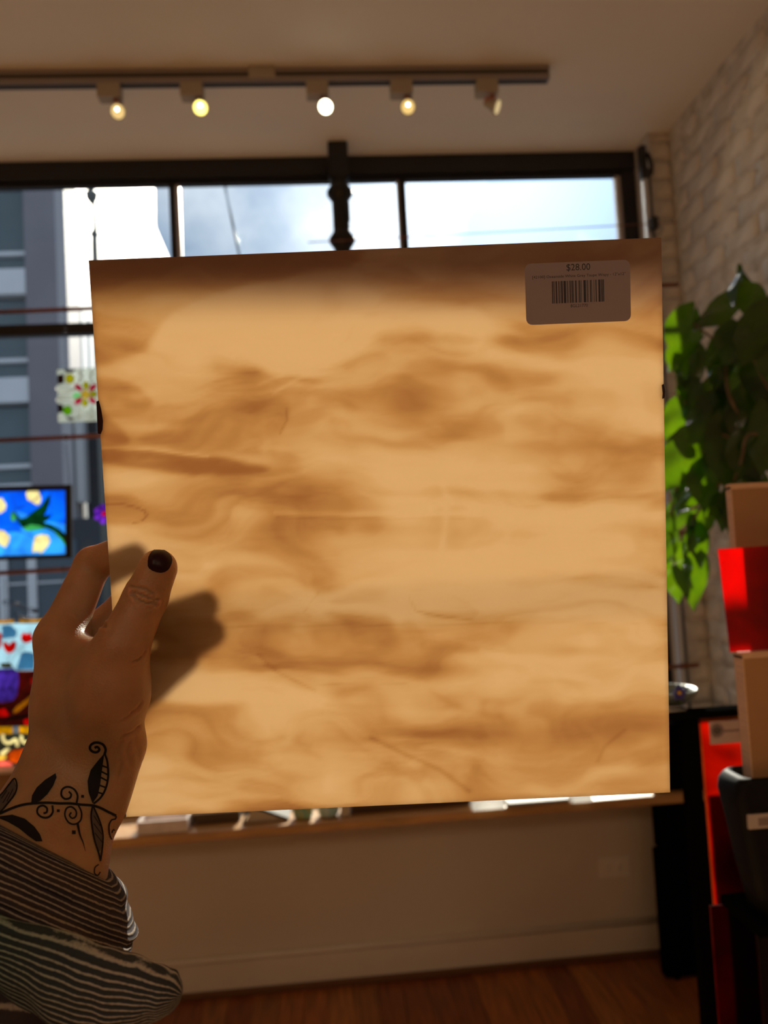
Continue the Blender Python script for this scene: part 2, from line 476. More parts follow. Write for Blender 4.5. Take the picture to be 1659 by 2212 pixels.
lampspec = [(237, 186, 255, 241, 5.0, 'leftmost track spotlight with a dim round bulb on the ceiling track', (-.1, -1, -.55), 2.0),
            (415, 186, 433, 233, 16.0, 'bright yellow track spotlight, second from the left on the ceiling track', (.1, -1, -.45), 2.0),
            (685, 186, 703, 231, 60.0, 'brightest white-glowing track spotlight in the middle of the ceiling track', (.15, -1, -.45), 2.0),
            (866, 184, 881, 231, 8.0, 'track spotlight with a visible filament, second from the right on the track', (.0, -1, -.55), 2.0),
            (1050, 181, 1073, 231, 1.6, 'rightmost track spotlight, turned aside with a copper coloured arm', (1, -.42, -.55), 1.0)]
for ax_, ay_, bx_, by_, st, lab, aim, watt in lampspec:
    a = at_y(ax_, ay_, TY); b = at_y(bx_, by_, TY - 0.02)
    L = thing('track_spotlight', lab, 'spotlight', (a.x, TY, 2.9545), 'spotlights along the ceiling track')
    part('adaptor', box_bm(a.x - 0.034, a.x + 0.034, TY - 0.021, TY + 0.021, 2.912, 2.9545, 0.003), m_adp, L)
    aim = Vector(aim).normalized()
    part('arm', tube_bm([(a.x + 0.016, TY, 2.912), (a.x + 0.02, TY, 2.900), Vector((b.x, b.y, b.z)) - aim * 0.034 + Vector((0, 0, 0.018)), Vector((b.x, b.y, b.z)) - aim * 0.036], [0.009, 0.007, 0.007, 0.009], 10), m_cu2, L, True)
    bm = lathe_bm([(0.006, -0.040), (0.009, -0.036), (0.010, -0.026), (0.017, -0.012), (0.0225, -0.001), (0.0232, 0.002), (0.021, 0.0025)], b, 20, None, aim)
    sh = part('lamp_shade', bm, mat('ribbed lamp glass', (0.55, 0.48, 0.36), 0.25), L, True)
    if st < 4: g = glow('lamp glow faint', (1.0, 0.74, 0.36), 0.55)
    elif st < 6: g = glow('lamp glow dim', (1.0, 0.68, 0.26), 0.8)
    elif st < 10: g = glow('lamp glow mid', (1.0, 0.66, 0.22), 0.85)
    elif st < 30: g = glow('lamp glow yellow', (1.0, 0.80, 0.18), 2.6)
    else: g = glow('lamp glow white', (1.0, 0.92, 0.62), 8.0)
    bulb = part('bulb', lathe_bm([(0.0205, 0.0024), (0.0195, 0.0045), (0.0, 0.0065)], b, 20, None, aim, caps=False), g, L, True)
    if st > 4:
        part('filament', lathe_bm([(0.004, 0.004), (0.006, 0.0075), (0.0035, 0.0105)], b + Vector((0, 0, 0.006)), 10, None, aim), glow('filament glow', (1.0, 0.9, 0.6), 9.0), L, True)
    sp = bpy.data.lights.new('spot_light', 'SPOT'); sp.energy = watt; sp.color = (1, 0.72, 0.42); sp.spot_size = 1.1; sp.shadow_soft_size = 0.02
    spo = bpy.data.objects.new('spot_light', sp); col.objects.link(spo); spo.parent = L
    spo.location = b + aim * 0.015 - Vector(L.location); spo.rotation_euler = (-aim).to_track_quat('Z', 'Y').to_euler()

# ---------------------------------------------------------------- outside: street, buildings
m_stone = mat('grey stone cladding', (0.20, 0.185, 0.21), 0.7, var=0.08, scale=1.2)
m_white = mat('white facade panel', (0.62, 0.63, 0.66), 0.6, var=0.03, scale=2)
m_owin = mat('office glazing', (0.10, 0.135, 0.15), 0.12, var=0.15, scale=0.6)
struct(obj('ground', box_bm(-60, 60, 3.0, 60, -0.4, -0.15), mat('pale street paving', (0.34, 0.335, 0.32), 0.85, var=0.15, scale=1.0)))
BY = 12.0
ofc = thing('office_building', 'grey stone office building with white spandrel panels across the street', 'building', (-6, BY, -0.15))
pe = lambda px, py, Y=BY: at_y(px, py, Y)
xe = -3.98
def wbox(name, x0, x1, z0, z1, m, y0=BY, y1=BY + 0.3, root=None, bev=0.0):
    return part(name, box_bm(x0, x1, y0, y1, z0, z1, bev), m, root or ofc)
wbox('wall', -12.0, xe - 0.01, -0.15, 12.0, m_stone, BY + 0.35, BY + 0.8)
xb = pe(53, 700).x
wbox('pilaster', xb + 0.05, xe, 1.2, 12.0, m_stone, BY - 0.05, BY + 0.4)
wbox('pilaster', -7.6, -7.0, 1.2, 12.0, m_stone, BY - 0.05, BY + 0.4)
wbox('edge_strip', xe - 0.02, xe + 0.13, 2.0, 12.0, mat('pale pilaster edge', (0.36, 0.35, 0.37), 0.6), BY - 0.06, BY + 0.5)
rows = [(405, 540, 580, 636), (642, 772, 815, 870), (876, 1002, 1045, 1095)]
for i, (ya, yb_, yc, yd) in enumerate(rows):
    za, zb, zc2, zd = [pe(28, v).z for v in (ya, yb_, yc, yd)]
    wbox('window_pane', -7.0, xb + 0.05, zb, za, m_owin, BY + 0.15, BY + 0.3)
    wbox('window_rail', -7.0, xb + 0.08, zb - 0.06, zb, m_white, BY + 0.05, BY + 0.3)
    wbox('window_pane', -7.0, xb + 0.05, zc2, zb - 0.06, m_owin, BY + 0.15, BY + 0.3)
    wbox('spandrel_panel', -7.0, xb + 0.10, zd, zc2, m_white, BY - 0.02, BY + 0.3, bev=0.02)
    if i == 0: wbox('window_pane', -7.0, xb + 0.05, za + 0.1, za + 1.1, m_owin, BY + 0.15, BY + 0.3)
zt = pe(28, 405).z
for k2 in range(1, 4):
    wbox('spandrel_panel', -7.0, xb + 0.10, zt + 1.1 * k2 * 1.9 - 0.9, zt + 1.1 * k2 * 1.9 - 0.4, m_white, BY - 0.02, BY + 0.3, bev=0.02)
# shop fronts at street level
sf = thing('shop_front', 'dark glazed shop front with white posts at street level', 'building', (-4, BY - 0.5, -0.15))
z1 = pe(60, 1125, BY - 0.5).z
part('wall', box_bm(-9, -1.2, BY - 0.45, BY - 0.08, -0.15, z1), mat('dark shop front', (0.018, 0.02, 0.03), 0.4), sf)
part('glazing', box_bm(-8.5, -3.7, BY - 0.47, BY - 0.45, 0.4, z1 - 0.3), mat('shop glazing', (0.05, 0.075, 0.10), 0.15), sf)
for px_ in (8, 70, -60):
    xx = pe(px_, 1270, BY - 0.5).x
    part('post', box_bm(xx - 0.06, xx + 0.06, BY - 0.52, BY - 0.45, -0.15, z1 - 0.2), m_white, sf)
part('rail', box_bm(-8.5, -3.7, BY - 0.50, BY - 0.45, pe(60, 1262, BY - .5).z, pe(60, 1258, BY - .5).z), m_white, sf)
# white clad building behind, with its sloping right edge
WY = 12.95
wb = thing('white_building', 'sunlit white ribbed side wall with a sloping edge beyond the grey tower', 'building', (-4.4, WY, -0.15))
m_clad = mat('white metal cladding', (0.86, 0.88, 0.88), 0.45)
XW = -4.12
def at_x(px, py, X0):
    d = ray(px, py); return CAM + d * ((X0 - CAM.x) / d.x)
bm = bmesh.new()
P = [at_x(px, py, XW) for px, py in ((152, 330), (333, 330), (335, 490), (366, 560), (395, 640), (395, 960), (330, 990))]
P = [P[0]] + P[1:6] + [Vector((XW, P[5].y, -0.15)), Vector((XW, P[0].y, -0.15))]
f = [bm.verts.new(p) for p in P]; b = [bm.verts.new(p - Vector((0.6, 0, 0))) for p in P]
bm.faces.new(f); bm.faces.new(b[::-1])
for i in range(len(P)): bm.faces.new((f[i], b[i], b[(i + 1) % len(P)], f[(i + 1) % len(P)]))
bmesh.ops.recalc_face_normals(bm, faces=bm.faces)
part('wall', bm, m_clad, wb)
for k2 in range(14):
    y_ = P[0].y + 0.25 + 0.42 * k2
    part('rib', box_bm(XW - 0.02, XW + 0.025, y_, y_ + 0.05, 3.2, 6.0), m_clad, wb)
dk = thing('dark_building', 'dark low building to the right of the grey office tower', 'building', (-2.5, 12.2, -0.15))
z2 = at_y(200, 905, 12.2).z
part('wall', box_bm(at_y(185, 1000, 12.2).x, 14.0, 12.2, 12.8, -0.15, z2), mat('dark slate wall', (0.028, 0.028, 0.033), 0.8, var=0.3, scale=1.5), dk)
part('cornice', box_bm(at_y(185, 1000, 12.1).x, 14.0, 12.1, 12.8, z2, z2 + 0.12), mat('slate coping', (0.045, 0.045, 0.05), 0.8), dk)
part('pier', box_bm(max(at_y(152, 1000, 11.98).x, -3.82), at_y(182, 1000, 11.98).x, 11.98, 12.19, at_y(160, 1085, 11.98).z, z2 + 0.3), mat('pale concrete', (0.42, 0.42, 0.43), 0.7), dk)
# street lamp
LY = 9.0
lp = at_y(198, 424, LY); lb = at_y(206, 560, LY)
lam = thing('street_lamp', 'street lamp with a small lantern head seen through the upper window', 'lamp', (lb.x, LY, -0.15))
m_lp = mat('grey street lamp paint', (0.10, 0.105, 0.10), 0.5)
part('pole', tube_bm([(lb.x + .02, LY, -0.15), (lb.x, LY, 3.0), (lb.x, LY, lp.z - 0.55), (lp.x + 0.03, LY, lp.z - 0.40), (lp.x + 0.02, LY, lp.z - 0.06)], [0.06, 0.045, 0.04, 0.03, 0.025], 10), m_lp, lam, True)
part('collar', lathe_bm([(0.03, -0.05), (0.055, 0.0), (0.03, 0.05)], (lb.x, LY, lp.z - 0.46), 12), m_lp, lam, True)
part('lantern', lathe_bm([(0.02, -0.10), (0.075, -0.02), (0.085, 0.03), (0.03, 0.08), (0.004, 0.10)], lp, 6), m_lp, lam)

#@@OBJECTS
# ---------------------------------------------------------------- the sheet of wispy art glass
PU = Vector((0.99790701, -0.06350718, -0.01218315)).normalized()
PV = Vector((0.0040642, -0.12643589, 0.99196646)); PV = (PV - PU * PV.dot(PU)).normalized()
PN = PU.cross(PV)                       # towards the camera
PC = Vector((0.03141932, 0.42006032, 1.51159795))
PT = 0.003
PS = 0.305
def on_plate(px, py, lift=0.0):
    """where a sight line meets the plane lying lift in front of the sheet's front face"""
    d = ray(px, py); c = PC + PN * lift
    return CAM + d * ((c - CAM).dot(PN) / d.dot(PN))
def plate_uv(px, py):
    p = on_plate(px, py) - PC
    return p.dot(PU), p.dot(PV)
def plate_depth(px, py):
    return (on_plate(px, py) - CAM).dot(FWD)
PM = Matrix((PU, PV, PN)).transposed().to_4x4(); PM.translation = PC

def vnoise(x, y, seed):
    r = np.random.default_rng(seed); G = r.random((64, 64))
    xi = np.floor(x).astype(int); yi = np.floor(y).astype(int)
    fx = x - xi; fy = y - yi; fx = fx * fx * fx * (fx * (6 * fx - 15) + 10); fy = fy * fy * fy * (fy * (6 * fy - 15) + 10)
    g = lambda a, b: G[a % 64, b % 64]
    return (g(xi, yi) * (1 - fx) + g(xi + 1, yi) * fx) * (1 - fy) + (g(xi, yi + 1) * (1 - fx) + g(xi + 1, yi + 1) * fx) * fy
def fbm(x, y, seed, o=4):
    s = 0; a = 0.5; t = 0
    for k in range(o):
        s = s + a * vnoise(x * 2 ** k + 7.3 * k, y * 2 ** k + 3.1 * k, seed + k); t += a; a *= 0.5
    return s / t
def smooth01(x):
    x = np.clip(x, 0, 1); return x * x * (3 - 2 * x)
def poly_sd(x, y, P):
    """signed distance (inside negative) to a px polygon, after rounding its outline"""
    P = np.array(P, float)
    for _ in range(2):
        Q = np.roll(P, -1, 0); P = np.stack([P * .75 + Q * .25, P * .25 + Q * .75], 1).reshape(-1, 2)
    d = np.full(x.shape, 1e9); ins = np.zeros(x.shape, bool)
    for a, b in zip(P, np.roll(P, -1, 0)):
        e = b - a; t = np.clip(((x - a[0]) * e[0] + (y - a[1]) * e[1]) / max(1e-9, e @ e), 0, 1)
        d = np.minimum(d, np.hypot(x - a[0] - t * e[0], y - a[1] - t * e[1]))
        c = ((a[1] > y) != (b[1] > y)) & (x < (b[0] - a[0]) * (y - a[1]) / (b[1] - a[1] + 1e-12) + a[0])
        ins ^= c
    return np.where(ins, -d, d)
def line_d(x, y, P):
    d = np.full(x.shape, 1e9); P = np.array(P, float)
    for a, b in zip(P[:-1], P[1:]):
        e = b - a; t = np.clip(((x - a[0]) * e[0] + (y - a[1]) * e[1]) / max(1e-9, e @ e), 0, 1)
        d = np.minimum(d, np.hypot(x - a[0] - t * e[0], y - a[1] - t * e[1]))
    return d

NG = 230
ga = np.linspace(-PS / 2, PS / 2, NG + 1)
A, B = np.meshgrid(ga, ga, indexing='ij')
W3 = np.array(PC)[None, :] + A.reshape(-1, 1) * np.array(PU) + B.reshape(-1, 1) * np.array(PV)
pp = proj_np(W3); X = pp[:, 0]; Y = pp[:, 1]
wx = fbm(X / 260, Y / 170, 3, 3) - .5; wy = fbm(X / 300, Y / 150, 21, 3) - .5
Xw = X + wx * 330; Yw = Y + wy * 230
f1 = fbm(Xw / 330 + 2, Yw / 105, 40, 5)
f2 = fbm(Xw / 120 + 9, Yw / 32, 60, 4)
f3 = fbm(Xw / 500, Yw / 230 + 4, 80, 3)
f4 = fbm(Xw / 60 + 5, Yw / 11, 100, 3)
sw = 0.43 + (f1 - .5) * 2.0 + (f2 - .5) * 0.65 + (f4 - .5) * 0.22 + (f3 - .5) * 0.7
POL = [  # (outline, amount, softness px)
    ([(150, 540), (790, 520), (775, 578), (700, 592), (560, 618), (450, 650), (375, 688), (338, 735), (325, 765), (270, 785), (170, 800)], 0.75, 12), ([(150, 540), (790, 520), (770, 575), (690, 590), (520, 612), (420, 632), (300, 628), (150, 640)], 0.55, 26),
    ([(170, 805), (270, 815), (322, 848), (334, 872), (300, 892), (170, 905)], 0.55, 9),
    ([(190, 878), (252, 903), (287, 945), (270, 958), (190, 960)], 0.5, 8),
    ([(200, 956), (300, 962), (450, 985), (610, 1014), (520, 1030), (400, 1022), (300, 1002), (200, 988)], 0.75, 8),
    ([(380, 905), (520, 880), (605, 862), (624, 895), (612, 938), (558, 968), (570, 990), (450, 978), (270, 948)], 0.32, 12),
    ([(470, 1228), (640, 1232), (692, 1250), (640, 1290), (560, 1325), (480, 1330), (430, 1290)], 0.3, 14),
    ([(520, 1370), (580, 1350), (620, 1400), (700, 1470), (640, 1490), (560, 1470), (500, 1420)], 0.28, 22),
    ([(760, 1255), (850, 1258), (862, 1290), (848, 1330), (880, 1380), (830, 1400), (770, 1370), (700, 1310)], 0.32, 16),
    ([(880, 1262), (960, 1262), (1030, 1300), (1045, 1325), (1010, 1338), (920, 1325), (884, 1300)], 0.30, 4),
    ([(560, 1600), (760, 1565), (1060, 1550), (1440, 1535), (1440, 1590), (1250, 1608), (900, 1606), (700, 1625)], 0.42, 30), ([(200, 1590), (420, 1598), (640, 1620), (500, 1640), (200, 1640)], 0.22, 22),
    ([(1010, 800), (1430, 815), (1430, 890), (1250, 880), (1080, 862)], 0.3, 22),
]
for P, a, s in POL:
    sw += a * smooth01(0.5 - poly_sd(X + wx * 45, Y + wy * 40, P) / (2 * s))
BLOB = [(535, 800, 38, 22, .5), (540, 862, 50, 40, .3), (885, 865, 45, 60, .45), (960, 735, 170, 12, .4), (1130, 735, 90, 22, .4), (1310, 775, 120, 10, .25),
        (1290, 960, 150, 16, .35), (1050, 1065, 200, 12, .4), (1330, 1072, 130, 14, .4), (1150, 925, 120, 14, .25), (820, 1140, 130, 14, .35), (1180, 1150, 160, 12, .3),
        (400, 1230, 100, 9, .35), (1240, 1250, 90, 14, .3), (1390, 1265, 60, 8, .4), (1120, 1360, 40, 14, .3), (1230, 1410, 80, 14, .3), (930, 1440, 90, 14, .3),
        (700, 1450, 100, 40, .35), (940, 1520, 40, 14, .3), (640, 720, 120, 12, .2), (420, 830, 110, 14, .25), (1080, 650, 200, 12, .3), (900, 600, 300, 30, .25), (1200, 560, 240, 30, .35),
        (420, 1000, 50, 20, .3), (1000, 1580, 160, 16, .25), (370, 1680, 90, 8, .3), (880, 1665, 40, 10, .25),
        (430, 1090, 110, 45, -.05), (280, 1030, 70, 22, -.5), (320, 990, 40, 6, -.2), (700, 990, 60, 40, -.35), (560, 1000, 40, 12, -.2), (880, 1120, 50, 90, -.3), (1010, 1200, 120, 16, -.35),
        (950, 1295, 40, 14, -.4), (865, 1320, 14, 40, -.4), (1130, 1420, 120, 8, -.4), (420, 1500, 90, 20, -.4), (900, 1530, 160, 10, -.25), (500, 700, 130, 20, -.2), (1330, 700, 90, 12, -.3), (700, 1510, 160, 10, -.3), (300, 850, 50, 10, -.1), (340, 920, 90, 8, -.35)]
for cx_, cy_, sx_, sy_, a in BLOB:
    sw += a * np.exp(-((X + wx * 40 - cx_) / sx_) ** 2 - ((Y + wy * 30 - cy_) / sy_) ** 2)
LINE = [([(232, 1088), (270, 1088), (300, 1094), (318, 1104), (321, 1113), (312, 1123), (292, 1129)], .5, 2.5), ([(312, 1100), (320, 1108), (320, 1116), (312, 1123)], .9, 2.2),
        ([(222, 966), (320, 968), (450, 986)], -.55, 4), ([(595, 1110), (800, 1110), (1435, 1112)], -.35, 6), ([(600, 1118), (1000, 1120)], .25, 4),
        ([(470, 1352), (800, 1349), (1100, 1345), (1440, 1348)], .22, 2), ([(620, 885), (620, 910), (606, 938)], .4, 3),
        ([(884, 1285), (900, 1318), (960, 1330), (1020, 1338)], .35, 3), ([(800, 1590), (880, 1630), (950, 1660), (1015, 1705)], .4, 5), ([(1290, 1640), (1305, 1610), (1350, 1575)], .25, 4),
        ([(1040, 1405), (1120, 1425), (1200, 1455), (1290, 1470)], -.4, 6), ([(560, 1410), (600, 1450), (680, 1490)], .3, 4), ([(690, 1275), (660, 1320)], .25, 3),
        ([(560, 830), (640, 800), (700, 785)], -.3, 5), ([(590, 850), (650, 815), (740, 800)], -.3, 4), ([(440, 740), (500, 770), (620, 735)], -.2, 6),
        ([(930, 1490), (1000, 1530), (1080, 1545)], .25, 8), ([(660, 1476), (880, 1474)], .25, 1.5), ([(940, 1010), (965, 1080), (950, 1200)], -.3, 7)]
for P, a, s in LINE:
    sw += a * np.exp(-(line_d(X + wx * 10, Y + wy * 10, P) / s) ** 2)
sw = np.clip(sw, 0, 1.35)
# reddish-brown streak tone of the upper edge
red = smooth01((700 - Y + 0.045 * (X - 800)) / 130) * (0.75 + 0.6 * (f2 - .2))
verts = np.concatenate([np.stack([A.ravel(), B.ravel(), np.full(A.size, PT / 2)], 1), np.stack([A.ravel(), B.ravel(), np.full(A.size, -PT / 2)], 1)])
idx = np.arange((NG + 1) ** 2).reshape(NG + 1, NG + 1); off = (NG + 1) ** 2
q = np.stack([idx[:-1, :-1], idx[1:, :-1], idx[1:, 1:], idx[:-1, 1:]], -1).reshape(-1, 4)
qb = q[:, ::-1] + off
rim = np.concatenate([idx[:, 0], idx[-1, 1:], idx[-2::-1, -1], idx[0, -2:0:-1]])
rn = np.roll(rim, -1)
qs = np.stack([rim, rim + off, rn + off, rn], -1)
me = bpy.data.meshes.new('glass_sheet')
me.from_pydata(verts.tolist(), [], np.concatenate([q, qb, qs]).tolist()); me.update()
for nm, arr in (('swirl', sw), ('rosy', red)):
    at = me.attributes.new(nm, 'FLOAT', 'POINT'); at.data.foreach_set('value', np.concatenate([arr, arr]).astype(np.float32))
m = bpy.data.materials.new('wispy opalescent glass'); m.use_nodes = True; t = m.node_tree; t.nodes.clear()
an = N(t, 'ShaderNodeAttribute'); an.attribute_name = 'swirl'
a2 = N(t, 'ShaderNodeAttribute'); a2.attribute_name = 'rosy'
tc = N(t, 'ShaderNodeTexCoord'); mp = N(t, 'ShaderNodeMapping'); mp.inputs['Scale'].default_value = (14, 70, 1)
t.links.new(tc.outputs['Object'], mp.inputs['Vector'])
nz = N(t, 'ShaderNodeTexNoise'); nz.inputs['Scale'].default_value = 1.6; nz.inputs['Detail'].default_value = 6; nz.inputs['Distortion'].default_value = 1.2
t.links.new(mp.outputs[0], nz.inputs['Vector'])
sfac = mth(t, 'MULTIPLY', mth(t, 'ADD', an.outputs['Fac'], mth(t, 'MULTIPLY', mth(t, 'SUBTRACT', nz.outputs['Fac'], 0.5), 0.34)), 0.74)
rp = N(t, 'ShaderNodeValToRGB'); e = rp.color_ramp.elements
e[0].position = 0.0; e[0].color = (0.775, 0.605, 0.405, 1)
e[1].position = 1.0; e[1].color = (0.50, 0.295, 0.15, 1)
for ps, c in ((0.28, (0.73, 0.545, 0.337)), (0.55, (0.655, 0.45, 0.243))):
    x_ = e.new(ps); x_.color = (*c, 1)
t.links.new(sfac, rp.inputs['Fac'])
mxn = N(t, 'ShaderNodeMix', data_type='RGBA'); t.links.new(mth(t, 'MULTIPLY', a2.outputs['Fac'], 0.6, True), mxn.inputs['Factor'])
t.links.new(rp.outputs['Color'], mxn.inputs['A']); mxn.inputs['B'].default_value = (0.40, 0.255, 0.215, 1)
tl = N(t, 'ShaderNodeBsdfTranslucent'); df = N(t, 'ShaderNodeBsdfDiffuse'); gl = N(t, 'ShaderNodeBsdfGlossy'); gl.inputs['Roughness'].default_value = 0.06
t.links.new(mxn.outputs['Result'], tl.inputs['Color']); t.links.new(mxn.outputs['Result'], df.inputs['Color'])
s1 = N(t, 'ShaderNodeMixShader'); s1.inputs[0].default_value = 0.16
t.links.new(tl.outputs[0], s1.inputs[1]); t.links.new(df.outputs[0], s1.inputs[2])
fr = N(t, 'ShaderNodeFresnel'); fr.inputs['IOR'].default_value = 1.3
s2 = N(t, 'ShaderNodeMixShader'); t.links.new(fr.outputs[0], s2.inputs[0]); t.links.new(s1.outputs[0], s2.inputs[1]); t.links.new(gl.outputs[0], s2.inputs[2])
ou = N(t, 'ShaderNodeOutputMaterial'); t.links.new(s2.outputs[0], ou.inputs[0])
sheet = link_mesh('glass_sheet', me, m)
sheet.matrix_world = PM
tag(sheet, 'square sheet of wispy amber and cream art glass held up by the left hand', 'glass sheet')

def local_obj(name, bm, m, parent, smooth=False):
    return obj(name, bm, m, parent, smooth)
# dark chips on its left and right edges
m_chip = mat('dark burgundy chip', (0.018, 0.004, 0.006), 0.25)
for P in ([(211, 868), (216, 866), (221, 885), (225, 910), (224, 928), (220, 938), (214, 937)], [(1427, 832), (1431, 830), (1434, 845), (1433, 860), (1428, 862), (1429, 850)]):
    bm = bmesh.new(); uv = [plate_uv(*p) for p in P]
    f_ = [bm.verts.new((a, b, PT / 2 + 0.0005)) for a, b in uv]; b_ = [bm.verts.new((a, b, -PT / 2 - 0.0004)) for a, b in uv]
    bm.faces.new(f_); bm.faces.new(b_[::-1])
    for i in range(len(uv)): bm.faces.new((f_[i], b_[i], b_[(i + 1) % len(uv)], f_[(i + 1) % len(uv)]))
    bmesh.ops.recalc_face_normals(bm, faces=bm.faces)
    local_obj('edge_chip', bm, m_chip, sheet)
# price sticker
def paper(name, c, k=0.35):
    m = bpy.data.materials.new(name); m.use_nodes = True; t = m.node_tree; t.nodes.clear()
    d = N(t, 'ShaderNodeBsdfDiffuse'); d.inputs['Color'].default_value = (*c, 1); tl = N(t, 'ShaderNodeBsdfTranslucent'); tl.inputs['Color'].default_value = (*c, 1)
    x = N(t, 'ShaderNodeMixShader'); x.inputs[0].default_value = k; t.links.new(d.outputs[0], x.inputs[1]); t.links.new(tl.outputs[0], x.inputs[2])
    o = N(t, 'ShaderNodeOutputMaterial'); t.links.new(x.outputs[0], o.inputs[0]); return m
c00 = plate_uv(1132, 570); c11 = plate_uv(1361, 697)
lx0, lx1 = c00[0], c11[0]; ly1, ly0 = plate_uv(1245, 567)[1], plate_uv(1245, 699)[1]
lw, lh = lx1 - lx0, ly1 - ly0
def rrect(x0, x1, y0, y1, r, n=5):
    out = []
    for cx_, cy_, a0 in ((x1 - r, y1 - r, 0), (x0 + r, y1 - r, 90), (x0 + r, y0 + r, 180), (x1 - r, y0 + r, 270)):
        for i in range(n + 1):
            a = math.radians(a0 + 90 * i / n); out.append((cx_ + r * math.cos(a), cy_ + r * math.sin(a)))
    return out
def slab2d(P, z0, z1, bm=None):
    if bm is None: bm = bmesh.new()
    a = [bm.verts.new((x, y, z1)) for x, y in P]; b = [bm.verts.new((x, y, z0)) for x, y in P]
    bm.faces.new(a); bm.faces.new(b[::-1])
    for i in range(len(P)): bm.faces.new((a[i], b[i], b[(i + 1) % len(P)], a[(i + 1) % len(P)]))
    bmesh.ops.recalc_face_normals(bm, faces=bm.faces)
    return bm
ZL = PT / 2 + 0.00005
label = local_obj('price_sticker', slab2d(rrect(lx0, lx1, ly0, ly1, 0.0033), ZL, ZL + 0.00012), paper('sticker paper', (0.32, 0.265, 0.29), 0.28), sheet)
label['label'] = 'rounded grey price sticker reading $28.00 with a barcode'
m_ink = mat('printed ink', (0.012, 0.010, 0.022), 0.6)
dg_ = bpy.context.evaluated_depsgraph_get()
def text_mesh(name, body, width, height, centre, z, parent, m, th=0.00006, rotm=None):
    cu = bpy.data.curves.new(name, 'FONT'); cu.body = body; cu.align_x = 'CENTER'; cu.align_y = 'CENTER'; cu.resolution_u = 3
    o = bpy.data.objects.new(name, cu); col.objects.link(o)
    bpy.context.view_layer.update()
    me = bpy.data.meshes.new_from_object(o.evaluated_get(bpy.context.evaluated_depsgraph_get()))
    bpy.data.objects.remove(o); bpy.data.curves.remove(cu)
    v = np.array([tuple(x.co) for x in me.vertices]); lo, hi = v.min(0), v.max(0)
    sx = width / (hi[0] - lo[0]); sy = height / (hi[1] - lo[1])
    for x in me.vertices:
        x.co = ((x.co.x - (lo[0] + hi[0]) / 2) * sx + centre[0], (x.co.y - (lo[1] + hi[1]) / 2) * sy + centre[1], z)
    me.name = name
    return link_mesh(name, me, m, parent)
lcx = (lx0 + lx1) / 2; ZI = ZL + 0.00018
text_mesh('price_text', '$28.00', lw * 0.226, lh * 0.125, (lx0 + lw * 0.508, ly1 - lh * 0.095), ZI, label, m_ink)
text_mesh('product_text', '[42100] Oceanside White Grey Taupe Wispy - 12"x12"', lw * 0.885, lh * 0.060, (lx0 + lw * 0.512, ly1 - lh * 0.232), ZI, label, m_ink)
text_mesh('code_text', '8GL21770', lw * 0.165, lh * 0.050, (lx0 + lw * 0.508, ly1 - lh * 0.715), ZI, label, m_ink)
bm = bmesh.new()
xs = lx0 + lw * 0.253; ye1, ye0 = ly1 - lh * 0.305, ly1 - lh * 0.665; wtot = lw * 0.495
bars = [(0, 2), (3, 1), (5, 1), (8, 3), (14, 2), (18, 1), (20, 3), (25, 5), (32, 1), (34, 1), (38, 2), (41, 1), (43, 2), (46, 1), (50, 3), (57, 1), (59, 2), (63, 1), (68, 5), (75, 1), (77, 1), (82, 2), (85, 1), (90, 1), (94, 2), (100, 4), (105, 1), (107, 2), (110, 2)]
for b0, bwid in bars:
    xa = xs + wtot * b0 / 112; xb2 = xs + wtot * (b0 + bwid) / 112
    slab2d([(xa, ye0), (xb2, ye0), (xb2, ye1), (xa, ye1)], ZL + 0.00012, ZI, bm)
local_obj('barcode', bm, m_ink, label)

# ---------------------------------------------------------------- the hand (one continuous body)
def C3(px, py, d): return np.array(at_d(px, py, d))
pd = plate_depth
def fr_(px, py, r, gap=0.0): return C3(px, py, pd(px, py) - PT / 2 - (r - gap) * 1.0 / abs(PN.dot(FWD)))
def bk_(px, py, r, gap=0.0): return C3(px, py, pd(px, py) + PT / 2 + (r + gap) / abs(PN.dot(FWD)))
mm = 0.001
pr = {}  # name -> list of (pa, ra, pb, rb)
def chain(pts):
    return [(pts[i][0], pts[i][1] * mm, pts[i + 1][0], pts[i + 1][1] * mm) for i in range(len(pts) - 1)]
fingers = {
    'index': chain([(C3(131, 1376, .432), 12.3), (C3(200, 1219, .455), 10.2), (C3(264, 1192, .4445), 9.2), (bk_(306, 1190, 8.2 * mm, -0.0006), 8.2)]),
    'middle': chain([(C3(172, 1402, .450), 12.0), (C3(272, 1308, .470), 10.0), (C3(376, 1294, .4475), 9.0), (bk_(454, 1290, 8.4 * mm, -0.0006), 8.4)]),
    'ring': chain([(C3(192, 1442, .468), 12.0), (C3(302, 1384, .474), 9.8), (C3(405, 1360, .4505), 8.8), (bk_(468, 1348, 8.2 * mm, -0.0006), 8.2)]),
    'pinky': chain([(C3(214, 1490, .478), 11.0), (C3(308, 1450, .473), 9.0), (C3(374, 1422, .450), 8.0), (bk_(414, 1408, 7.2 * mm, -0.0005), 7.2)]),
    'thumb': chain([(C3(238, 1500, .402), 17.5), (C3(263, 1400, .3995), 13.6), (C3(314, 1292, pd(314, 1292) - .0145), 11.4), (fr_(341, 1228, 10.2 * mm, 0.0006), 10.3)]),
}
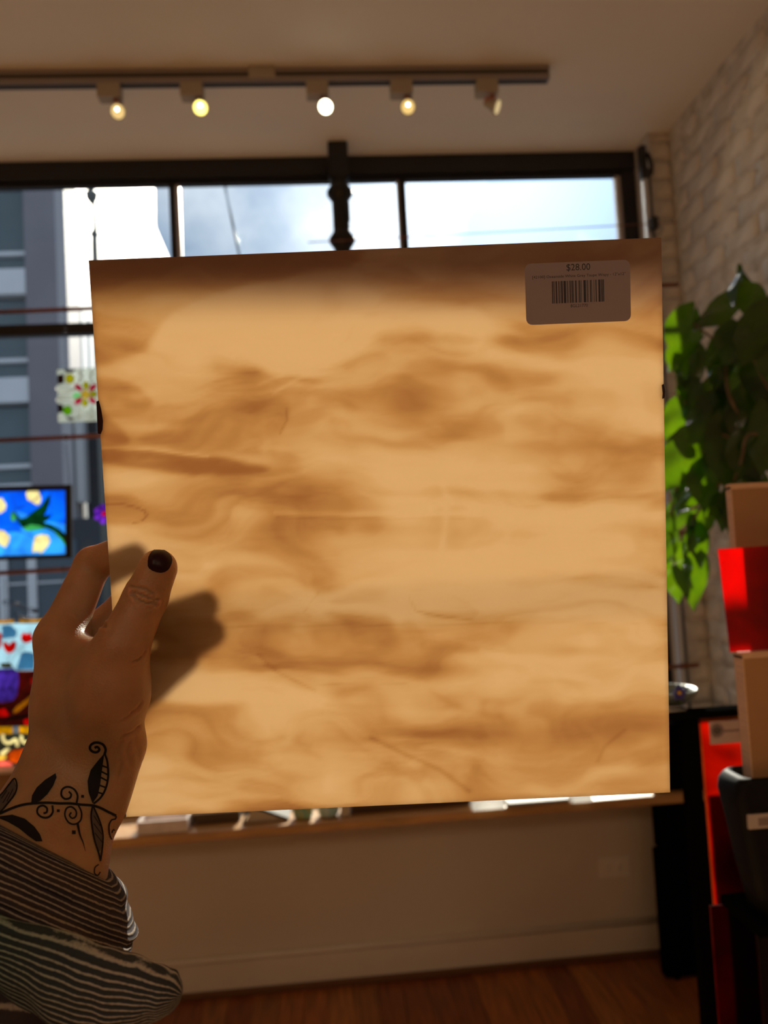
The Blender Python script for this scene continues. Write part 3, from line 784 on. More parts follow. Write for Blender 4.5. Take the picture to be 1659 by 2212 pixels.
palm = [(C3(131, 1384, .431), 12.6 * mm, C3(132, 1640, .411), 16.2 * mm), (C3(168, 1408, .448), 12 * mm, C3(165, 1640, .418), 16 * mm),
        (C3(200, 1452, .466), 11.5 * mm, C3(200, 1640, .432), 15 * mm), (C3(216, 1500, .476), 11 * mm, C3(236, 1630, .448), 14 * mm),
        (C3(267, 1618, .4085), 11.0 * mm, C3(216, 1735, .402), 13.0 * mm), (C3(236, 1630, .448), 13 * mm, C3(215, 1720, .425), 13 * mm),
        (C3(236, 1500, .402), 17.5 * mm, C3(222, 1590, .408), 16.5 * mm), (C3(222, 1590, .408), 16.5 * mm, C3(195, 1680, .407), 14 * mm),
        (C3(150, 1440, .420), 12 * mm, C3(236, 1490, .405), 14 * mm), (C3(165, 1405, .424), 8 * mm, C3(245, 1420, .404), 9 * mm), (C3(150, 1520, .415), 17 * mm, C3(200, 1560, .410), 15 * mm),
        # wrist and forearm
        (C3(207, 1680, .407), 15.0 * mm, C3(152, 1900, .372), 15.0 * mm), (C3(114, 1664, .409), 16.2 * mm, C3(0, 1900, .376), 25 * mm),
        (C3(152, 1680, .408), 19.0 * mm, C3(80, 1900, .374), 27 * mm), (C3(80, 1900, .374), 27 * mm, C3(-90, 2330, .318), 33 * mm)]
def round_cone(P, a, ra, b, rb):
    ba = b - a; l2 = ba @ ba; l = math.sqrt(l2)
    pa = P - a; h = np.clip((pa @ ba) / l2, 0, 1).astype(np.float32)
    dx = pa[:, 0] - h * np.float32(ba[0]); dy = pa[:, 1] - h * np.float32(ba[1]); dz = pa[:, 2] - h * np.float32(ba[2])
    return np.sqrt(dx * dx + dy * dy + dz * dz) - (ra + (rb - ra) * h)
def smin(a, b, k):
    h = np.clip(0.5 + 0.5 * (b - a) / k, 0, 1)
    return b + (a - b) * h - k * h * (1 - h)
def hand_field(P):
    pl = None
    for c in palm:
        d = round_cone(P, *c); pl = d if pl is None else smin(pl, d, np.float32(0.011))
    res = pl
    for nm, ch in fingers.items():
        f = None
        for c in ch:
            d = round_cone(P, *c); f = d if f is None else smin(f, d, np.float32(0.003))
        k = 0.012 if nm == 'thumb' else 0.009
        res = np.minimum(res, smin(pl, f, np.float32(k)))
    # skin does not enter the glass
    q = P - np.array(PC, np.float32)
    un, vn, nn = [q @ np.array(x, np.float32) for x in (PU, PV, PN)]
    e = 0.0010
    box = np.maximum(np.maximum(np.abs(un) - PS / 2 - e, np.abs(vn) - PS / 2 - e), np.abs(nn) - PT / 2 - e)
    return np.maximum(res, -box).astype(np.float32)
allc = palm + [c for ch in fingers.values() for c in ch]
lo = np.min([np.minimum(c[0] - c[1], c[2] - c[3]) for c in allc], 0) - 0.004
hi = np.max([np.maximum(c[0] + c[1], c[2] + c[3]) for c in allc], 0) + 0.004
lo[2] = max(lo[2], at_d(0, 2330, .32).z)
VX = 0.00125
nx, ny, nz_ = [int(math.ceil((hi[i] - lo[i]) / VX)) + 1 for i in range(3)]
F = np.empty((nx, ny, nz_), np.float32)
yy, zz = np.meshgrid(lo[1] + VX * np.arange(ny), lo[2] + VX * np.arange(nz_), indexing='ij')
for i0 in range(0, nx, 16):
    i1 = min(nx, i0 + 16)
    xx = lo[0] + VX * np.arange(i0, i1)
    P = np.empty((i1 - i0, ny, nz_, 3), np.float32); P[..., 0] = xx[:, None, None]; P[..., 1] = yy; P[..., 2] = zz
    F[i0:i1] = hand_field(P.reshape(-1, 3)).reshape(i1 - i0, ny, nz_)
def surface_nets(F, lo, h):
    s = F < 0
    c = [(i, j, k) for i in (0, 1) for j in (0, 1) for k in (0, 1)]
    sl_ = lambda A, o: A[o[0]:A.shape[0] - 1 + o[0], o[1]:A.shape[1] - 1 + o[1], o[2]:A.shape[2] - 1 + o[2]]
    cnt = sum(sl_(s, o).astype(np.int8) for o in c)
    act = (cnt > 0) & (cnt < 8)
    ii = np.argwhere(act); n = len(ii)
    vid = -np.ones(act.shape, np.int64); vid[act] = np.arange(n)
    acc = np.zeros((n, 3)); num = np.zeros(n)
    val = {o: F[ii[:, 0] + o[0], ii[:, 1] + o[1], ii[:, 2] + o[2]] for o in c}
    for a in c:
        for ax in range(3):
            if a[ax]: continue
            b = list(a); b[ax] = 1; b = tuple(b)
            va, vb = val[a], val[b]; cr_ = (va < 0) != (vb < 0)
            t = np.where(cr_, va / np.where(cr_, va - vb, 1), 0)
            p = np.tile(np.array(a, float), (n, 1)); p[:, ax] += t
            acc += p * cr_[:, None]; num += cr_
    V = np.array(lo) + (ii + acc / num[:, None]) * h
    quads = []
    for ax in range(3):
        o1, o2 = [d for d in range(3) if d != ax]
        A0 = np.take(s, range(0, s.shape[ax] - 1), ax); A1 = np.take(s, range(1, s.shape[ax]), ax)
        e = np.argwhere(A0 != A1)
        e = e[(e[:, o1] > 0) & (e[:, o2] > 0) & (e[:, o1] < s.shape[o1] - 1) & (e[:, o2] < s.shape[o2] - 1)]
        fl_ = A0[e[:, 0], e[:, 1], e[:, 2]]
        def g(d1, d2):
            x = e.copy(); x[:, o1] += d1; x[:, o2] += d2; return vid[x[:, 0], x[:, 1], x[:, 2]]
        Q = np.stack([g(-1, -1), g(0, -1), g(0, 0), g(-1, 0)], 1)
        flip = fl_ if ax != 1 else ~fl_
        Q[~flip] = Q[~flip][:, ::-1]
        quads.append(Q)
    return V, np.concatenate(quads)
HV, HQ = surface_nets(F, lo, VX)
del F
# light smoothing, then creases
def smooth_mesh(V, Q, it, lam=0.5):
    ed = np.concatenate([Q[:, [0, 1]], Q[:, [1, 2]], Q[:, [2, 3]], Q[:, [3, 0]]]); n = len(V)
    for _ in range(it):
        acc = np.zeros_like(V); cn = np.bincount(ed.ravel(), minlength=n)
        for k_ in range(3):
            acc[:, k_] = np.bincount(ed[:, 0], V[ed[:, 1], k_], n) + np.bincount(ed[:, 1], V[ed[:, 0], k_], n)
        V = V + lam * (acc / np.maximum(cn, 1)[:, None] - V)
    return V
HV = smooth_mesh(HV, HQ, 3)
def mesh_normals(V, Q):
    fn = np.cross(V[Q[:, 2]] - V[Q[:, 0]], V[Q[:, 3]] - V[Q[:, 1]]); n = np.zeros_like(V)
    for k_ in range(4):
        for a in range(3): n[:, a] += np.bincount(Q[:, k_], fn[:, a], len(V))
    return n / (np.linalg.norm(n, axis=1)[:, None] + 1e-12)
HN = mesh_normals(HV, HQ)
if np.mean(np.einsum('ij,ij->i', HN, HV - HV.mean(0))) < 0:
    HQ = HQ[:, ::-1]; HN = -HN
hp = proj_np(HV)
front = (np.einsum('ij,ij->i', HN, HV - np.array(CAM)) < 0) & (hp[:, 2] < 0.428)
cz = lambda P, k=1.0: [((1022 + (x - 1022) * k) / 2.9625, 1100 + (336 + (y - 336) * k) / 2.9625) for x, y in P]
CREASE = [(cz([(838, 490), (880, 500), (930, 508), (985, 545)]), 3.0, .0007), (cz([(845, 540), (880, 575), (940, 600), (1000, 605)]), 3.2, .0010), (cz([(850, 520), (905, 548), (960, 570), (1010, 580)]), 3.0, .0008), (cz([(880, 600), (930, 622), (975, 632)]), 3.0, .0005),
          (cz([(855, 972), (890, 962), (920, 935), (935, 905)]), 2.0, .0006), (cz([(830, 985), (880, 975)]), 2.0, .0004),
          (cz([(890, 1390), (870, 1420), (830, 1440), (790, 1450)]), 3, .0005), (cz([(850, 1300), (820, 1330), (780, 1345)]), 2.4, .0004), (cz([(905, 1240), (880, 1280), (840, 1300)]), 2.4, .0004),
          (cz([(780, 1490), (760, 1560), (780, 1640), (760, 1720)]), 5, .0003), (cz([(830, 1490), (815, 1560), (835, 1640)]), 4, .00025), (cz([(860, 1460), (885, 1540), (890, 1620)]), 4, .0002), (cz([(740, 1540), (735, 1620), (720, 1700)]), 4, .0002),
          (cz([(440, 620), (490, 635), (560, 640), (600, 600)]), 2.5, .0006), (cz([(505, 665), (560, 700), (620, 730), (670, 745)]), 4, .0012), (cz([(470, 640), (520, 650), (570, 690)]), 3, .0006)]
hx, hy = hp[:, 0], hp[:, 1]
for P, s, dp in CREASE:
    near = front & (hx > min(p[0] for p in P) - 15) & (hx < max(p[0] for p in P) + 15) & (hy > min(p[1] for p in P) - 15) & (hy < max(p[1] for p in P) + 15)
    if near.any():
        dd = line_d(hx[near], hy[near], P)
        HV[near] -= HN[near] * (1.9 * dp * (np.exp(-(dd / s) ** 2) - 0.35 * np.exp(-((dd - 2.3 * s) / s) ** 2)))[:, None]
person = thing('person', 'tattooed left hand and forearm in a striped sleeve, gripping the amber glass sheet', 'person', tuple(at_d(80, 1900, .374)))
pl_ = np.array(root_loc(person))
mskin = bpy.data.materials.new('fair skin'); mskin.use_nodes = True; t = mskin.node_tree; b = t.nodes['Principled BSDF']
b.inputs['Roughness'].default_value = 0.48; b.inputs['Specular IOR Level'].default_value = 0.35
b.inputs['Subsurface Weight'].default_value = 0.9; b.inputs['Subsurface Radius'].default_value = (1.0, 0.20, 0.09); b.inputs['Subsurface Scale'].default_value = 0.016
tc = N(t, 'ShaderNodeTexCoord'); n1 = N(t, 'ShaderNodeTexNoise'); n1.inputs['Scale'].default_value = 55; n1.inputs['Detail'].default_value = 6
t.links.new(tc.outputs['Object'], n1.inputs['Vector'])
rp = N(t, 'ShaderNodeValToRGB'); rp.color_ramp.elements[0].position = 0.3; rp.color_ramp.elements[0].color = (0.262, 0.128, 0.057, 1); rp.color_ramp.elements[1].position = 0.7; rp.color_ramp.elements[1].color = (0.335, 0.168, 0.078, 1)
t.links.new(n1.outputs['Fac'], rp.inputs['Fac']); t.links.new(rp.outputs['Color'], b.inputs['Base Color'])
vo = N(t, 'ShaderNodeTexVoronoi'); vo.inputs['Scale'].default_value = 900; t.links.new(tc.outputs['Object'], vo.inputs['Vector'])
bp = N(t, 'ShaderNodeBump'); bp.inputs['Strength'].default_value = 0.18; bp.inputs['Distance'].default_value = 0.0010
t.links.new(vo.outputs['Distance'], bp.inputs['Height']); t.links.new(bp.outputs[0], b.inputs['Normal'])
me = bpy.data.meshes.new('arm'); me.from_pydata((HV - pl_).tolist(), [], HQ.tolist()); me.update()
arm = link_mesh('arm', me, mskin, person, True)
bvh = BVHTree.FromPolygons([tuple(v) for v in HV], [tuple(int(i) for i in f) for f in HQ])
def stick(px, py, lift):
    """the point of the skin seen at a photograph pixel, raised off it"""
    d = ray(px, py).normalized(); h, nrm_, _, _ = bvh.ray_cast(CAM, d)
    if h is None or (h - CAM).dot(FWD) > 0.4185: return None
    if nrm_.dot(d) > 0: nrm_ = -nrm_
    return h + nrm_ * lift
def patch(name, outline, m, parent, lift, step=3.0, dome=0.0, thick=None):
    """fills a px outline with a fine grid laid on the skin"""
    xs_ = [p[0] for p in outline]; ys_ = [p[1] for p in outline]
    bm = bmesh.new(); f = bm.faces.new([bm.verts.new((x, y, 0)) for x, y in outline])
    bmesh.ops.triangulate(bm, faces=[f])
    for axis, lo_, hi_ in (((1, 0, 0), min(xs_), max(xs_)), ((0, 1, 0), min(ys_), max(ys_))):
        v = lo_ + step
        while v < hi_:
            bmesh.ops.bisect_plane(bm, geom=bm.verts[:] + bm.edges[:] + bm.faces[:], plane_co=(v if axis[0] else 0, v if axis[1] else 0, 0), plane_no=axis)
            v += step
    bad = []
    ox = np.array(outline)
    for v in bm.verts:
        px, py = v.co.x, v.co.y
        lf = lift
        if dome:
            sd = line_d(np.array([px]), np.array([py]), np.vstack([ox, ox[:1]]))[0]
            lf = lift + dome * float(smooth01(np.array(sd / 14.0)))
        p = stick(px, py, lf)
        if p is None: bad.append(v)
        else: v.co = p
    if bad: bmesh.ops.delete(bm, geom=bad, context='VERTS')
    for f in bm.faces:
        f.normal_update()
        if f.normal.dot(f.calc_center_median() - CAM) > 0: f.normal_flip()
    return part(name, bm, m, parent, True)
def stroke_bm(bm, P, wpx, lift, taper=None):
    """a ribbon of ink along a px path"""
    P = [Vector((x, y)) for x, y in P]
    out = []
    n = len(P)
    for i in range(n - 1):
        p0, p1, p2, p3 = P[max(i - 1, 0)], P[i], P[i + 1], P[min(i + 2, n - 1)]
        m_ = max(2, int((p2 - p1).length / 3.0))
        for k_ in range(m_):
            u = k_ / m_
            out.append(0.5 * ((2 * p1) + (p2 - p0) * u + (2 * p0 - 5 * p1 + 4 * p2 - p3) * u * u + (3 * p1 - p0 - 3 * p2 + p3) * u ** 3))
    out.append(P[-1])
    prev = None
    for i, p in enumerate(out):
        d = (out[min(i + 1, len(out) - 1)] - out[max(i - 1, 0)])
        if d.length < 1e-6: continue
        d.normalize(); nn = Vector((-d.y, d.x))
        s = i / (len(out) - 1); ww = wpx / 2 * (1 if not taper else taper[0] + (taper[1] - taper[0]) * s)
        q = [stick(*(p + nn * ww), lift), stick(*p, lift), stick(*(p - nn * ww), lift)]
        if any(x is None for x in q): prev = None; continue
        q = [bm.verts.new(x) for x in q]
        if prev:
            bm.faces.new((prev[0], q[0], q[1], prev[1])); bm.faces.new((prev[1], q[1], q[2], prev[2]))
        prev = q
# thumbnail in dark polish
m_nail = mat('dark burgundy nail polish', (0.016, 0.003, 0.006), 0.34, spec=0.12)
tn = patch('thumbnail', cz([(955, 285), (968, 267), (985, 255), (1005, 249), (1025, 248), (1048, 255), (1070, 267), (1088, 284), (1101, 302), (1106, 322), (1103, 345), (1092, 372), (1078, 392), (1058, 406), (1030, 412), (1000, 408), (972, 398), (950, 383), (941, 365), (941, 335), (946, 305)], 0.93), m_nail, person, 0.0003, 3.0, 0.0006)
tn['label'] = 'thumbnail with dark burgundy polish'
# nails of the four fingers behind the sheet, on their far sides
for nm in ('index', 'middle', 'ring', 'pinky'):
    a, ra, b_, rb = fingers[nm][-1]
    ax = Vector(b_ - a).normalized(); up = -PN; up = (up - ax * up.dot(ax)).normalized(); sd_ = ax.cross(up)
    c = Vector(b_) + ax * rb * 0.1
    bm = bmesh.new(); g = {}
    for i in range(7):
        for j in range(7):
            s_, t_ = i / 6 - .5, j / 6 - .5
            ang = s_ * 1.7; L_ = t_ * rb * 1.35 * (1 - 0.5 * abs(s_) ** 2)
            dirv = up * math.cos(ang) + sd_ * math.sin(ang)
            org = c + ax * L_ + dirv * 0.03
            h, nn, _, _ = bvh.ray_cast(org, -dirv)
            if h is None: h = c + ax * L_ + dirv * rb
            g[i, j] = bm.verts.new(h + dirv * 0.0005)
    for i in range(6):
        for j in range(6): bm.faces.new((g[i, j], g[i + 1, j], g[i + 1, j + 1], g[i, j + 1]))
    part('fingernail', bm, m_nail, person, True)
# tattoo
m_tat = mat('black tattoo ink', (0.008, 0.006, 0.006), 0.6, spec=0.08)
m_tatg = mat('faded grey tattoo ink', (0.07, 0.05, 0.04), 0.6, spec=0.08)
tz = lambda P: [(x / 2.9625, 1600 + y / 2.9625) for x, y in P]
bm = bmesh.new(); LF = 0.00018
S = lambda P, w_, tp=None: stroke_bm(bm, tz(P), w_ / 2.9625, LF, tp)
S([(0, 468), (60, 440), (130, 415), (200, 403), (300, 398), (380, 402), (450, 402), (520, 410), (590, 415), (640, 430), (690, 455), (742, 480)], 16)
S([(668, 88), (676, 55), (657, 22), (615, 10), (583, 25), (576, 50), (595, 70), (622, 72), (637, 55), (622, 38), (606, 46)], 16)
S([(668, 78), (686, 130), (692, 200), (688, 260), (670, 320), (640, 368), (598, 404)], 13)
for P in ([(655, 160), (688, 172)], [(650, 198), (690, 218)], [(645, 235), (688, 258)], [(636, 285), (676, 300)], [(624, 330), (655, 340)]): S(P, 11)
S([(490, 398), (496, 350), (472, 310), (430, 296), (398, 314), (393, 350), (415, 373), (446, 368), (456, 345), (440, 326)], 13)
S([(335, 415), (337, 460), (310, 490), (270, 491), (240, 465), (244, 430), (275, 416), (301, 434), (298, 460), (278, 465)], 13)
S([(500, 412), (521, 460), (515, 510), (480, 535), (440, 525), (415, 480), (425, 435), (457, 424), (486, 450), (485, 485), (462, 498), (444, 478), (457, 460)], 11)
S([(495, 525), (510, 600), (530, 650), (545, 708)], 18, (1.0, 0.1))
S([(592, 420), (582, 480), (590, 560), (605, 640), (630, 720), (642, 772)], 11)
S([(598, 425), (635, 510), (656, 590), (655, 670), (642, 765)], 11)
S([(742, 482), (738, 500), (712, 508), (696, 545), (700, 600), (715, 632), (735, 620), (740, 590), (725, 568), (714, 590)], 9)
S([(630, 792), (606, 812), (604, 850), (624, 862), (640, 840)], 8)
S([(0, 462), (50, 402), (95, 342), (109, 290), (95, 243), (60, 280), (20, 332), (-20, 370)], 10)
for P in ([(20, 400), (60, 330)], [(10, 372), (45, 318)], [(45, 390), (85, 310)], [(600, 480), (640, 545)], [(598, 530), (650, 600)], [(605, 590), (652, 650)]): S(P, 5)
for cx_, cy_, r_ in ((528, 357, 9), (373, 449, 9), (472, 587, 12)):
    S([(cx_ - r_, cy_), (cx_ + r_, cy_)], 2 * r_)
vine = part('tattoo', bm, m_tat, person, True)
vine['label'] = 'black ink tattoo of a curling vine with leaves around the wrist'
FL = [([(668, 80), (625, 130), (580, 188), (560, 258), (566, 330), (592, 402), (625, 352), (641, 280), (648, 220), (658, 150)], m_tat),
      ([(200, 402), (205, 352), (235, 300), (290, 250), (356, 208), (362, 235), (340, 290), (302, 345), (255, 388)], m_tat),
      ([(0, 484), (80, 474), (160, 500), (220, 550), (256, 600), (272, 645), (230, 645), (180, 610), (120, 560), (50, 520), (0, 500)], m_tat),
      ([(594, 430), (586, 480), (592, 560), (608, 640), (632, 715), (648, 690), (652, 640), (650, 585), (630, 512)], m_tatg),
      ([(4, 455), (50, 398), (90, 340), (103, 290), (92, 252), (60, 285), (20, 335), (-30, 385), (-30, 440)], m_tatg)]
for P, m_ in FL:
    patch('tattoo_leaf', tz(P), m_, vine, LF * 0.8, 4.0)

# ---------------------------------------------------------------- sleeve
def fabric(name, base, stripe, scale, tint=None):
    m = bpy.data.materials.new(name); m.use_nodes = True; t = m.node_tree; b = t.nodes['Principled BSDF']
    b.inputs['Roughness'].default_value = 0.9; b.inputs['Specular IOR Level'].default_value = 0.15
    a = N(t, 'ShaderNodeAttribute'); a.attribute_name = 'stripe'
    tc = N(t, 'ShaderNodeTexCoord'); nz = N(t, 'ShaderNodeTexNoise'); nz.inputs['Scale'].default_value = 60; nz.inputs['Detail'].default_value = 4
    t.links.new(tc.outputs['Object'], nz.inputs['Vector'])
    ph = mth(t, 'ADD', mth(t, 'MULTIPLY', a.outputs['Fac'], scale), mth(t, 'MULTIPLY', mth(t, 'SUBTRACT', nz.outputs['Fac'], 0.5), 5.0))
    sn = mth(t, 'SINE', ph)
    n2 = N(t, 'ShaderNodeTexNoise'); n2.inputs['Scale'].default_value = 700; n2.inputs['Detail'].default_value = 2
    t.links.new(tc.outputs['Object'], n2.inputs['Vector'])
    v = mth(t, 'ADD', sn, mth(t, 'MULTIPLY', mth(t, 'SUBTRACT', n2.outputs['Fac'], 0.5), 1.0))
    rp = N(t, 'ShaderNodeValToRGB'); rp.color_ramp.elements[0].position = 0.50; rp.color_ramp.elements[0].color = (*base, 1); rp.color_ramp.elements[1].position = 0.66; rp.color_ramp.elements[1].color = (*stripe, 1)
    t.links.new(mth(t, 'ADD', mth(t, 'MULTIPLY', v, 0.28), 0.40), rp.inputs['Fac'])
    outc = rp.outputs['Color']
    if tint:
        a2 = N(t, 'ShaderNodeAttribute'); a2.attribute_name = 'along'
        mxn = N(t, 'ShaderNodeMix', data_type='RGBA', blend_type='MULTIPLY'); t.links.new(a2.outputs['Fac'], mxn.inputs['Factor'])
        t.links.new(outc, mxn.inputs['A']); mxn.inputs['B'].default_value = (*tint, 1); outc = mxn.outputs['Result']
    t.links.new(outc, b.inputs['Base Color'])
    bp = N(t, 'ShaderNodeBump'); bp.inputs['Strength'].default_value = 0.5; bp.inputs['Distance'].default_value = 0.0008
    t.links.new(sn, bp.inputs['Height']); t.links.new(bp.outputs[0], b.inputs['Normal'])
    return m
def interp(keys, n):
    keys = np.array(keys, float); m_ = len(keys); out = []
    for i in range(n):
        u = i / (n - 1) * (m_ - 1); k_ = min(int(u), m_ - 2); f = u - k_
        p0, p1, p2, p3 = keys[max(k_ - 1, 0)], keys[k_], keys[k_ + 1], keys[min(k_ + 2, m_ - 1)]
        out.append(0.5 * (2 * p1 + (p2 - p0) * f + (2 * p0 - 5 * p1 + 4 * p2 - p3) * f * f + (3 * p1 - p0 - 3 * p2 + p3) * f ** 3))
    return np.array(out)
def loft(name, keys, n, seg, m, parent, stripe_along, closed_ends, wr=0.0, seed=1, flat=1.0, wall=0.0, lean=0.0):
    """keys: Lx, Ly, Rx, Ry, depth, depth radius; an elliptical tube through them"""
    K = interp(keys, n); V = []; st = []; al = []
    for i, (lx, ly, rx, ry, d, dr) in enumerate(K):
        L = np.array(at_d(lx, ly, d)); R = np.array(at_d(rx, ry, d)); c = (L + R) / 2; e1 = (R - L) / 2
        e2 = (np.array(UPV) * lean - np.array(FWD)) * dr
        for k_ in range(seg):
            a = 2 * math.pi * k_ / seg
            ca, sa = math.cos(a), math.sin(a)
            s = 1 + wr * (math.sin(3 * a + i * 0.5 + seed) * 0.5 + math.sin(7 * a - i * 0.35 + seed * 2) * 0.3 + math.sin(i * 1.1 + 2 * a) * 0.35)
            e2k = e2 if sa >= 0 or not lean else (np.array(UPV) * lean * 0.75 - np.array(FWD) * 1.35) * dr
            V.append(c + e1 * ca * (1 + (s - 1) * 0.35) + e2k * np.sign(sa) * abs(sa) ** flat * s)
            st.append((i / (n - 1)) if stripe_along else (ca * 0.5 + 0.5)); al.append(float(np.clip(1.15 - 2.2 * i / (n - 1), 0, 1)))
    Fq = [(i * seg + k_, i * seg + (k_ + 1) % seg, (i + 1) * seg + (k_ + 1) % seg, (i + 1) * seg + k_) for i in range(n - 1) for k_ in range(seg)]
    V = np.array(V)
    if closed_ends:
        Fq.append(tuple(range(seg))[::-1]); Fq.append(tuple((n - 1) * seg + k_ for k_ in range(seg)))
    elif wall > 0:
        base = len(V); ctr = np.array([V[i * seg:(i + 1) * seg].mean(0) for i in range(n)]).repeat(seg, 0)
        dv = V - ctr; ln = np.linalg.norm(dv, axis=1)[:, None]
        V2 = V - dv / ln * wall; V = np.concatenate([V, V2]); st = st + st; al = al + al
        Fq += [tuple(base + x for x in f)[::-1] for f in Fq]
        Fq += [(k_, base + k_, base + (k_ + 1) % seg, (k_ + 1) % seg) for k_ in range(seg)]
        o_ = (n - 1) * seg
        Fq += [(o_ + k_, o_ + (k_ + 1) % seg, base + o_ + (k_ + 1) % seg, base + o_ + k_) for k_ in range(seg)]
    V = V - np.array(root_loc(parent))
    me = bpy.data.meshes.new(name); me.from_pydata(V.tolist(), [], Fq); me.update()
    for nm, arr in (('stripe', st), ('along', al)):
        at = me.attributes.new(nm, 'FLOAT', 'POINT'); at.data.foreach_set('value', np.array(arr, np.float32))
    bm = bmesh.new(); bm.from_mesh(me); bmesh.ops.recalc_face_normals(bm, faces=bm.faces); bm.to_mesh(me); bm.free()
    return link_mesh(name, me, m, parent, True)
m_fab = fabric('dark striped gauze', (0.030, 0.022, 0.024), (0.23, 0.19, 0.155), 222)
m_cuff = fabric('green grey striped gauze', (0.028, 0.032, 0.038), (0.30, 0.27, 0.25), 90, (0.26, 0.60, 0.48))
sleeve = loft('shirt_sleeve', [(-110, 1712, 208, 1888, .374, .030), (-135, 1728, 232, 1906, .373, .034), (-150, 1755, 262, 1955, .370, .036), (-165, 1796, 276, 2010, .366, .038), (-175, 1850, 277, 2052, .361, .039), (-190, 1915, 262, 2085, .354, .039), (-210, 2030, 215, 2160, .345, .040), (-230, 2200, 140, 2290, .330, .042), (-255, 2360, 80, 2420, .315, .042), (-310, 2740, 60, 2800, .285, .044), (-360, 3300, 20, 3340, .25, .046)],
              72, 64, m_fab, person, True, False, wr=0.085, seed=3, wall=0.0012, lean=0.62)
sleeve['label'] = 'dark sleeve with pale wavy stripes'
cuff = loft('sleeve_cuff', [(-120, 1930, -150, 2075, .318, .009), (-60, 1962, -75, 2098, .317, .010), (0, 1984, -10, 2118, .316, .011), (110, 2012, 78, 2180, .315, .012), (200, 2043, 160, 2222, .315, .013), (268, 2064, 232, 2230, .316, .013), (340, 2090, 298, 2212, .318, .012), (376, 2108, 345, 2196, .320, .010), (390, 2128, 376, 2178, .321, .006), (394, 2142, 388, 2166, .322, .002)],
            60, 40, m_cuff, person, False, True, wr=0.10, seed=5)
cuff['label'] = 'turned-back cuff flap, greenish grey with pale stripes'

# ---------------------------------------------------------------- stained glass hanging in the window
m_lead = mat('dark lead came', (0.02, 0.022, 0.03), 0.45, metal=0.4)
PY = 2.588
c4 = lambda P: [(x / 4.253, 780 + y / 4.253) for x, y in P]
c5 = lambda P: [(x / 5.267, 1300 + y / 5.267) for x, y in P]
def pane(name, P, m, root, y=PY, th=0.005):
    return part(name, prism_bm(P, y, th), m, root)
from mathutils.geometry import delaunay_2d_cdt
def inside(p, P):
    c = False; n = len(P)
    for i in range(n):
        (x0, y0), (x1, y1) = P[i], P[(i + 1) % n]
        if (y0 > p[1]) != (y1 > p[1]) and p[0] < (x1 - x0) * (p[1] - y0) / (y1 - y0) + x0: c = not c
    return c
def pane_cut(name, P, holes, m, root, y=PY, th=0.005):
    '''a pane whose openings take the pieces set into it'''
    vs, es = [], []
    for Q in [P] + holes:
        b = len(vs); vs += [Vector(q) for q in Q]; es += [(b + i, b + (i + 1) % len(Q)) for i in range(len(Q))]
    v2, _, f2_, _, _, _ = delaunay_2d_cdt(vs, es, [], 0, 1e-4)
    bm = bmesh.new()
    a = [bm.verts.new(at_y(v.x, v.y, y)) for v in v2]; b = [bm.verts.new(v.co + Vector((0, th, 0))) for v in a]
    for f in f2_:
        c = sum((v2[i] for i in f), Vector((0, 0))) / len(f)
        if inside(c, P) and not any(inside(c, h) for h in holes):
            bm.faces.new([a[i] for i in f]); bm.faces.new([b[i] for i in f][::-1])
    bmesh.ops.delete(bm, geom=[v for v in bm.verts if not v.link_faces], context='VERTS')
    return part(name, bm, m, root)
def came(root, paths, y=PY, r=0.0016, m=None):
    bm = bmesh.new()
    for P in paths:
        tube_bm([at_y(px, py, y - 0.0005) for px, py in P], r, 6, bm)
    return part('lead_line', bm, m or m_lead, root, True)
def chain(root, x0, y0, x1, y1, n, yw=2.606, R=0.006):
    bm = bmesh.new()
    for i in range(n):
        u = i / max(1, n - 1)
        p = at_y(x0 + (x1 - x0) * u, y0 + (y1 - y0) * u, yw + (PY + .003 - yw) * min(1, u * 1.2))
        ring_bm(p, R, 0.0013, (1, 0.2, 0) if i % 2 else (0.3, 1, 0), bm, 10, 5)
    return part('hanging_chain', bm, m_clip, root, True)
def rodring(root, px, py):
    p = at_y(px, py, 2.61)
    p.z = min((za + (zb - za) * (p.x - xa) / (xb - xa) for (xa, za), (xb, zb) in RODS[1:]), key=lambda z: abs(z - p.z))
    return part('rod_ring', ring_bm(p, 0.0105, 0.0022, (1, 0, 0), None, 14, 6), m_clip, root, True)

# pink and yellow flower suncatcher
fl_c = at_y(184, 854, PY)
sun = thing('flower_suncatcher', 'clear square suncatcher with a pink and yellow star flower hanging in the left window', 'suncatcher', fl_c)
m_clearsq = stained('frosted clear glass', (0.62, 0.66, 0.64), 0.75, 0.05)
pane('backing', [(123, 798), (244, 792), (250, 908), (126, 913)], m_clearsq, sun, PY + 0.003, 0.003)
def around(dx, dy, s=1): return (785 + dx * s, 305 + dy * s)
m_pink = stained('pink glass', (0.75, 0.06, 0.25), 0.35); m_yg = stained('yellow green glass', (0.66, 0.62, 0.05), 0.35)
m_yel = stained('yellow glass', (0.95, 0.70, 0.22), 0.3); m_mar = stained('maroon glass', (0.10, 0.012, 0.025), 0.4); m_wh = stained('white glass', (0.85, 0.86, 0.84), 0.2); m_grn = stained('lime glass', (0.42, 0.72, 0.06), 0.3); m_mint = stained('mint glass', (0.45, 0.80, 0.52), 0.35)
pane('flower_centre', c4(ellipse_px(785, 305, 44, 40)), m_yel, sun)
for dx, dy in ((-100, -95), (100, -98), (-100, 92), (98, 86)):
    pane('pink_petal', c4(petal_px(785 + dx * .32, 305 + dy * .32, 785 + dx, 305 + dy, 50)), m_pink, sun)
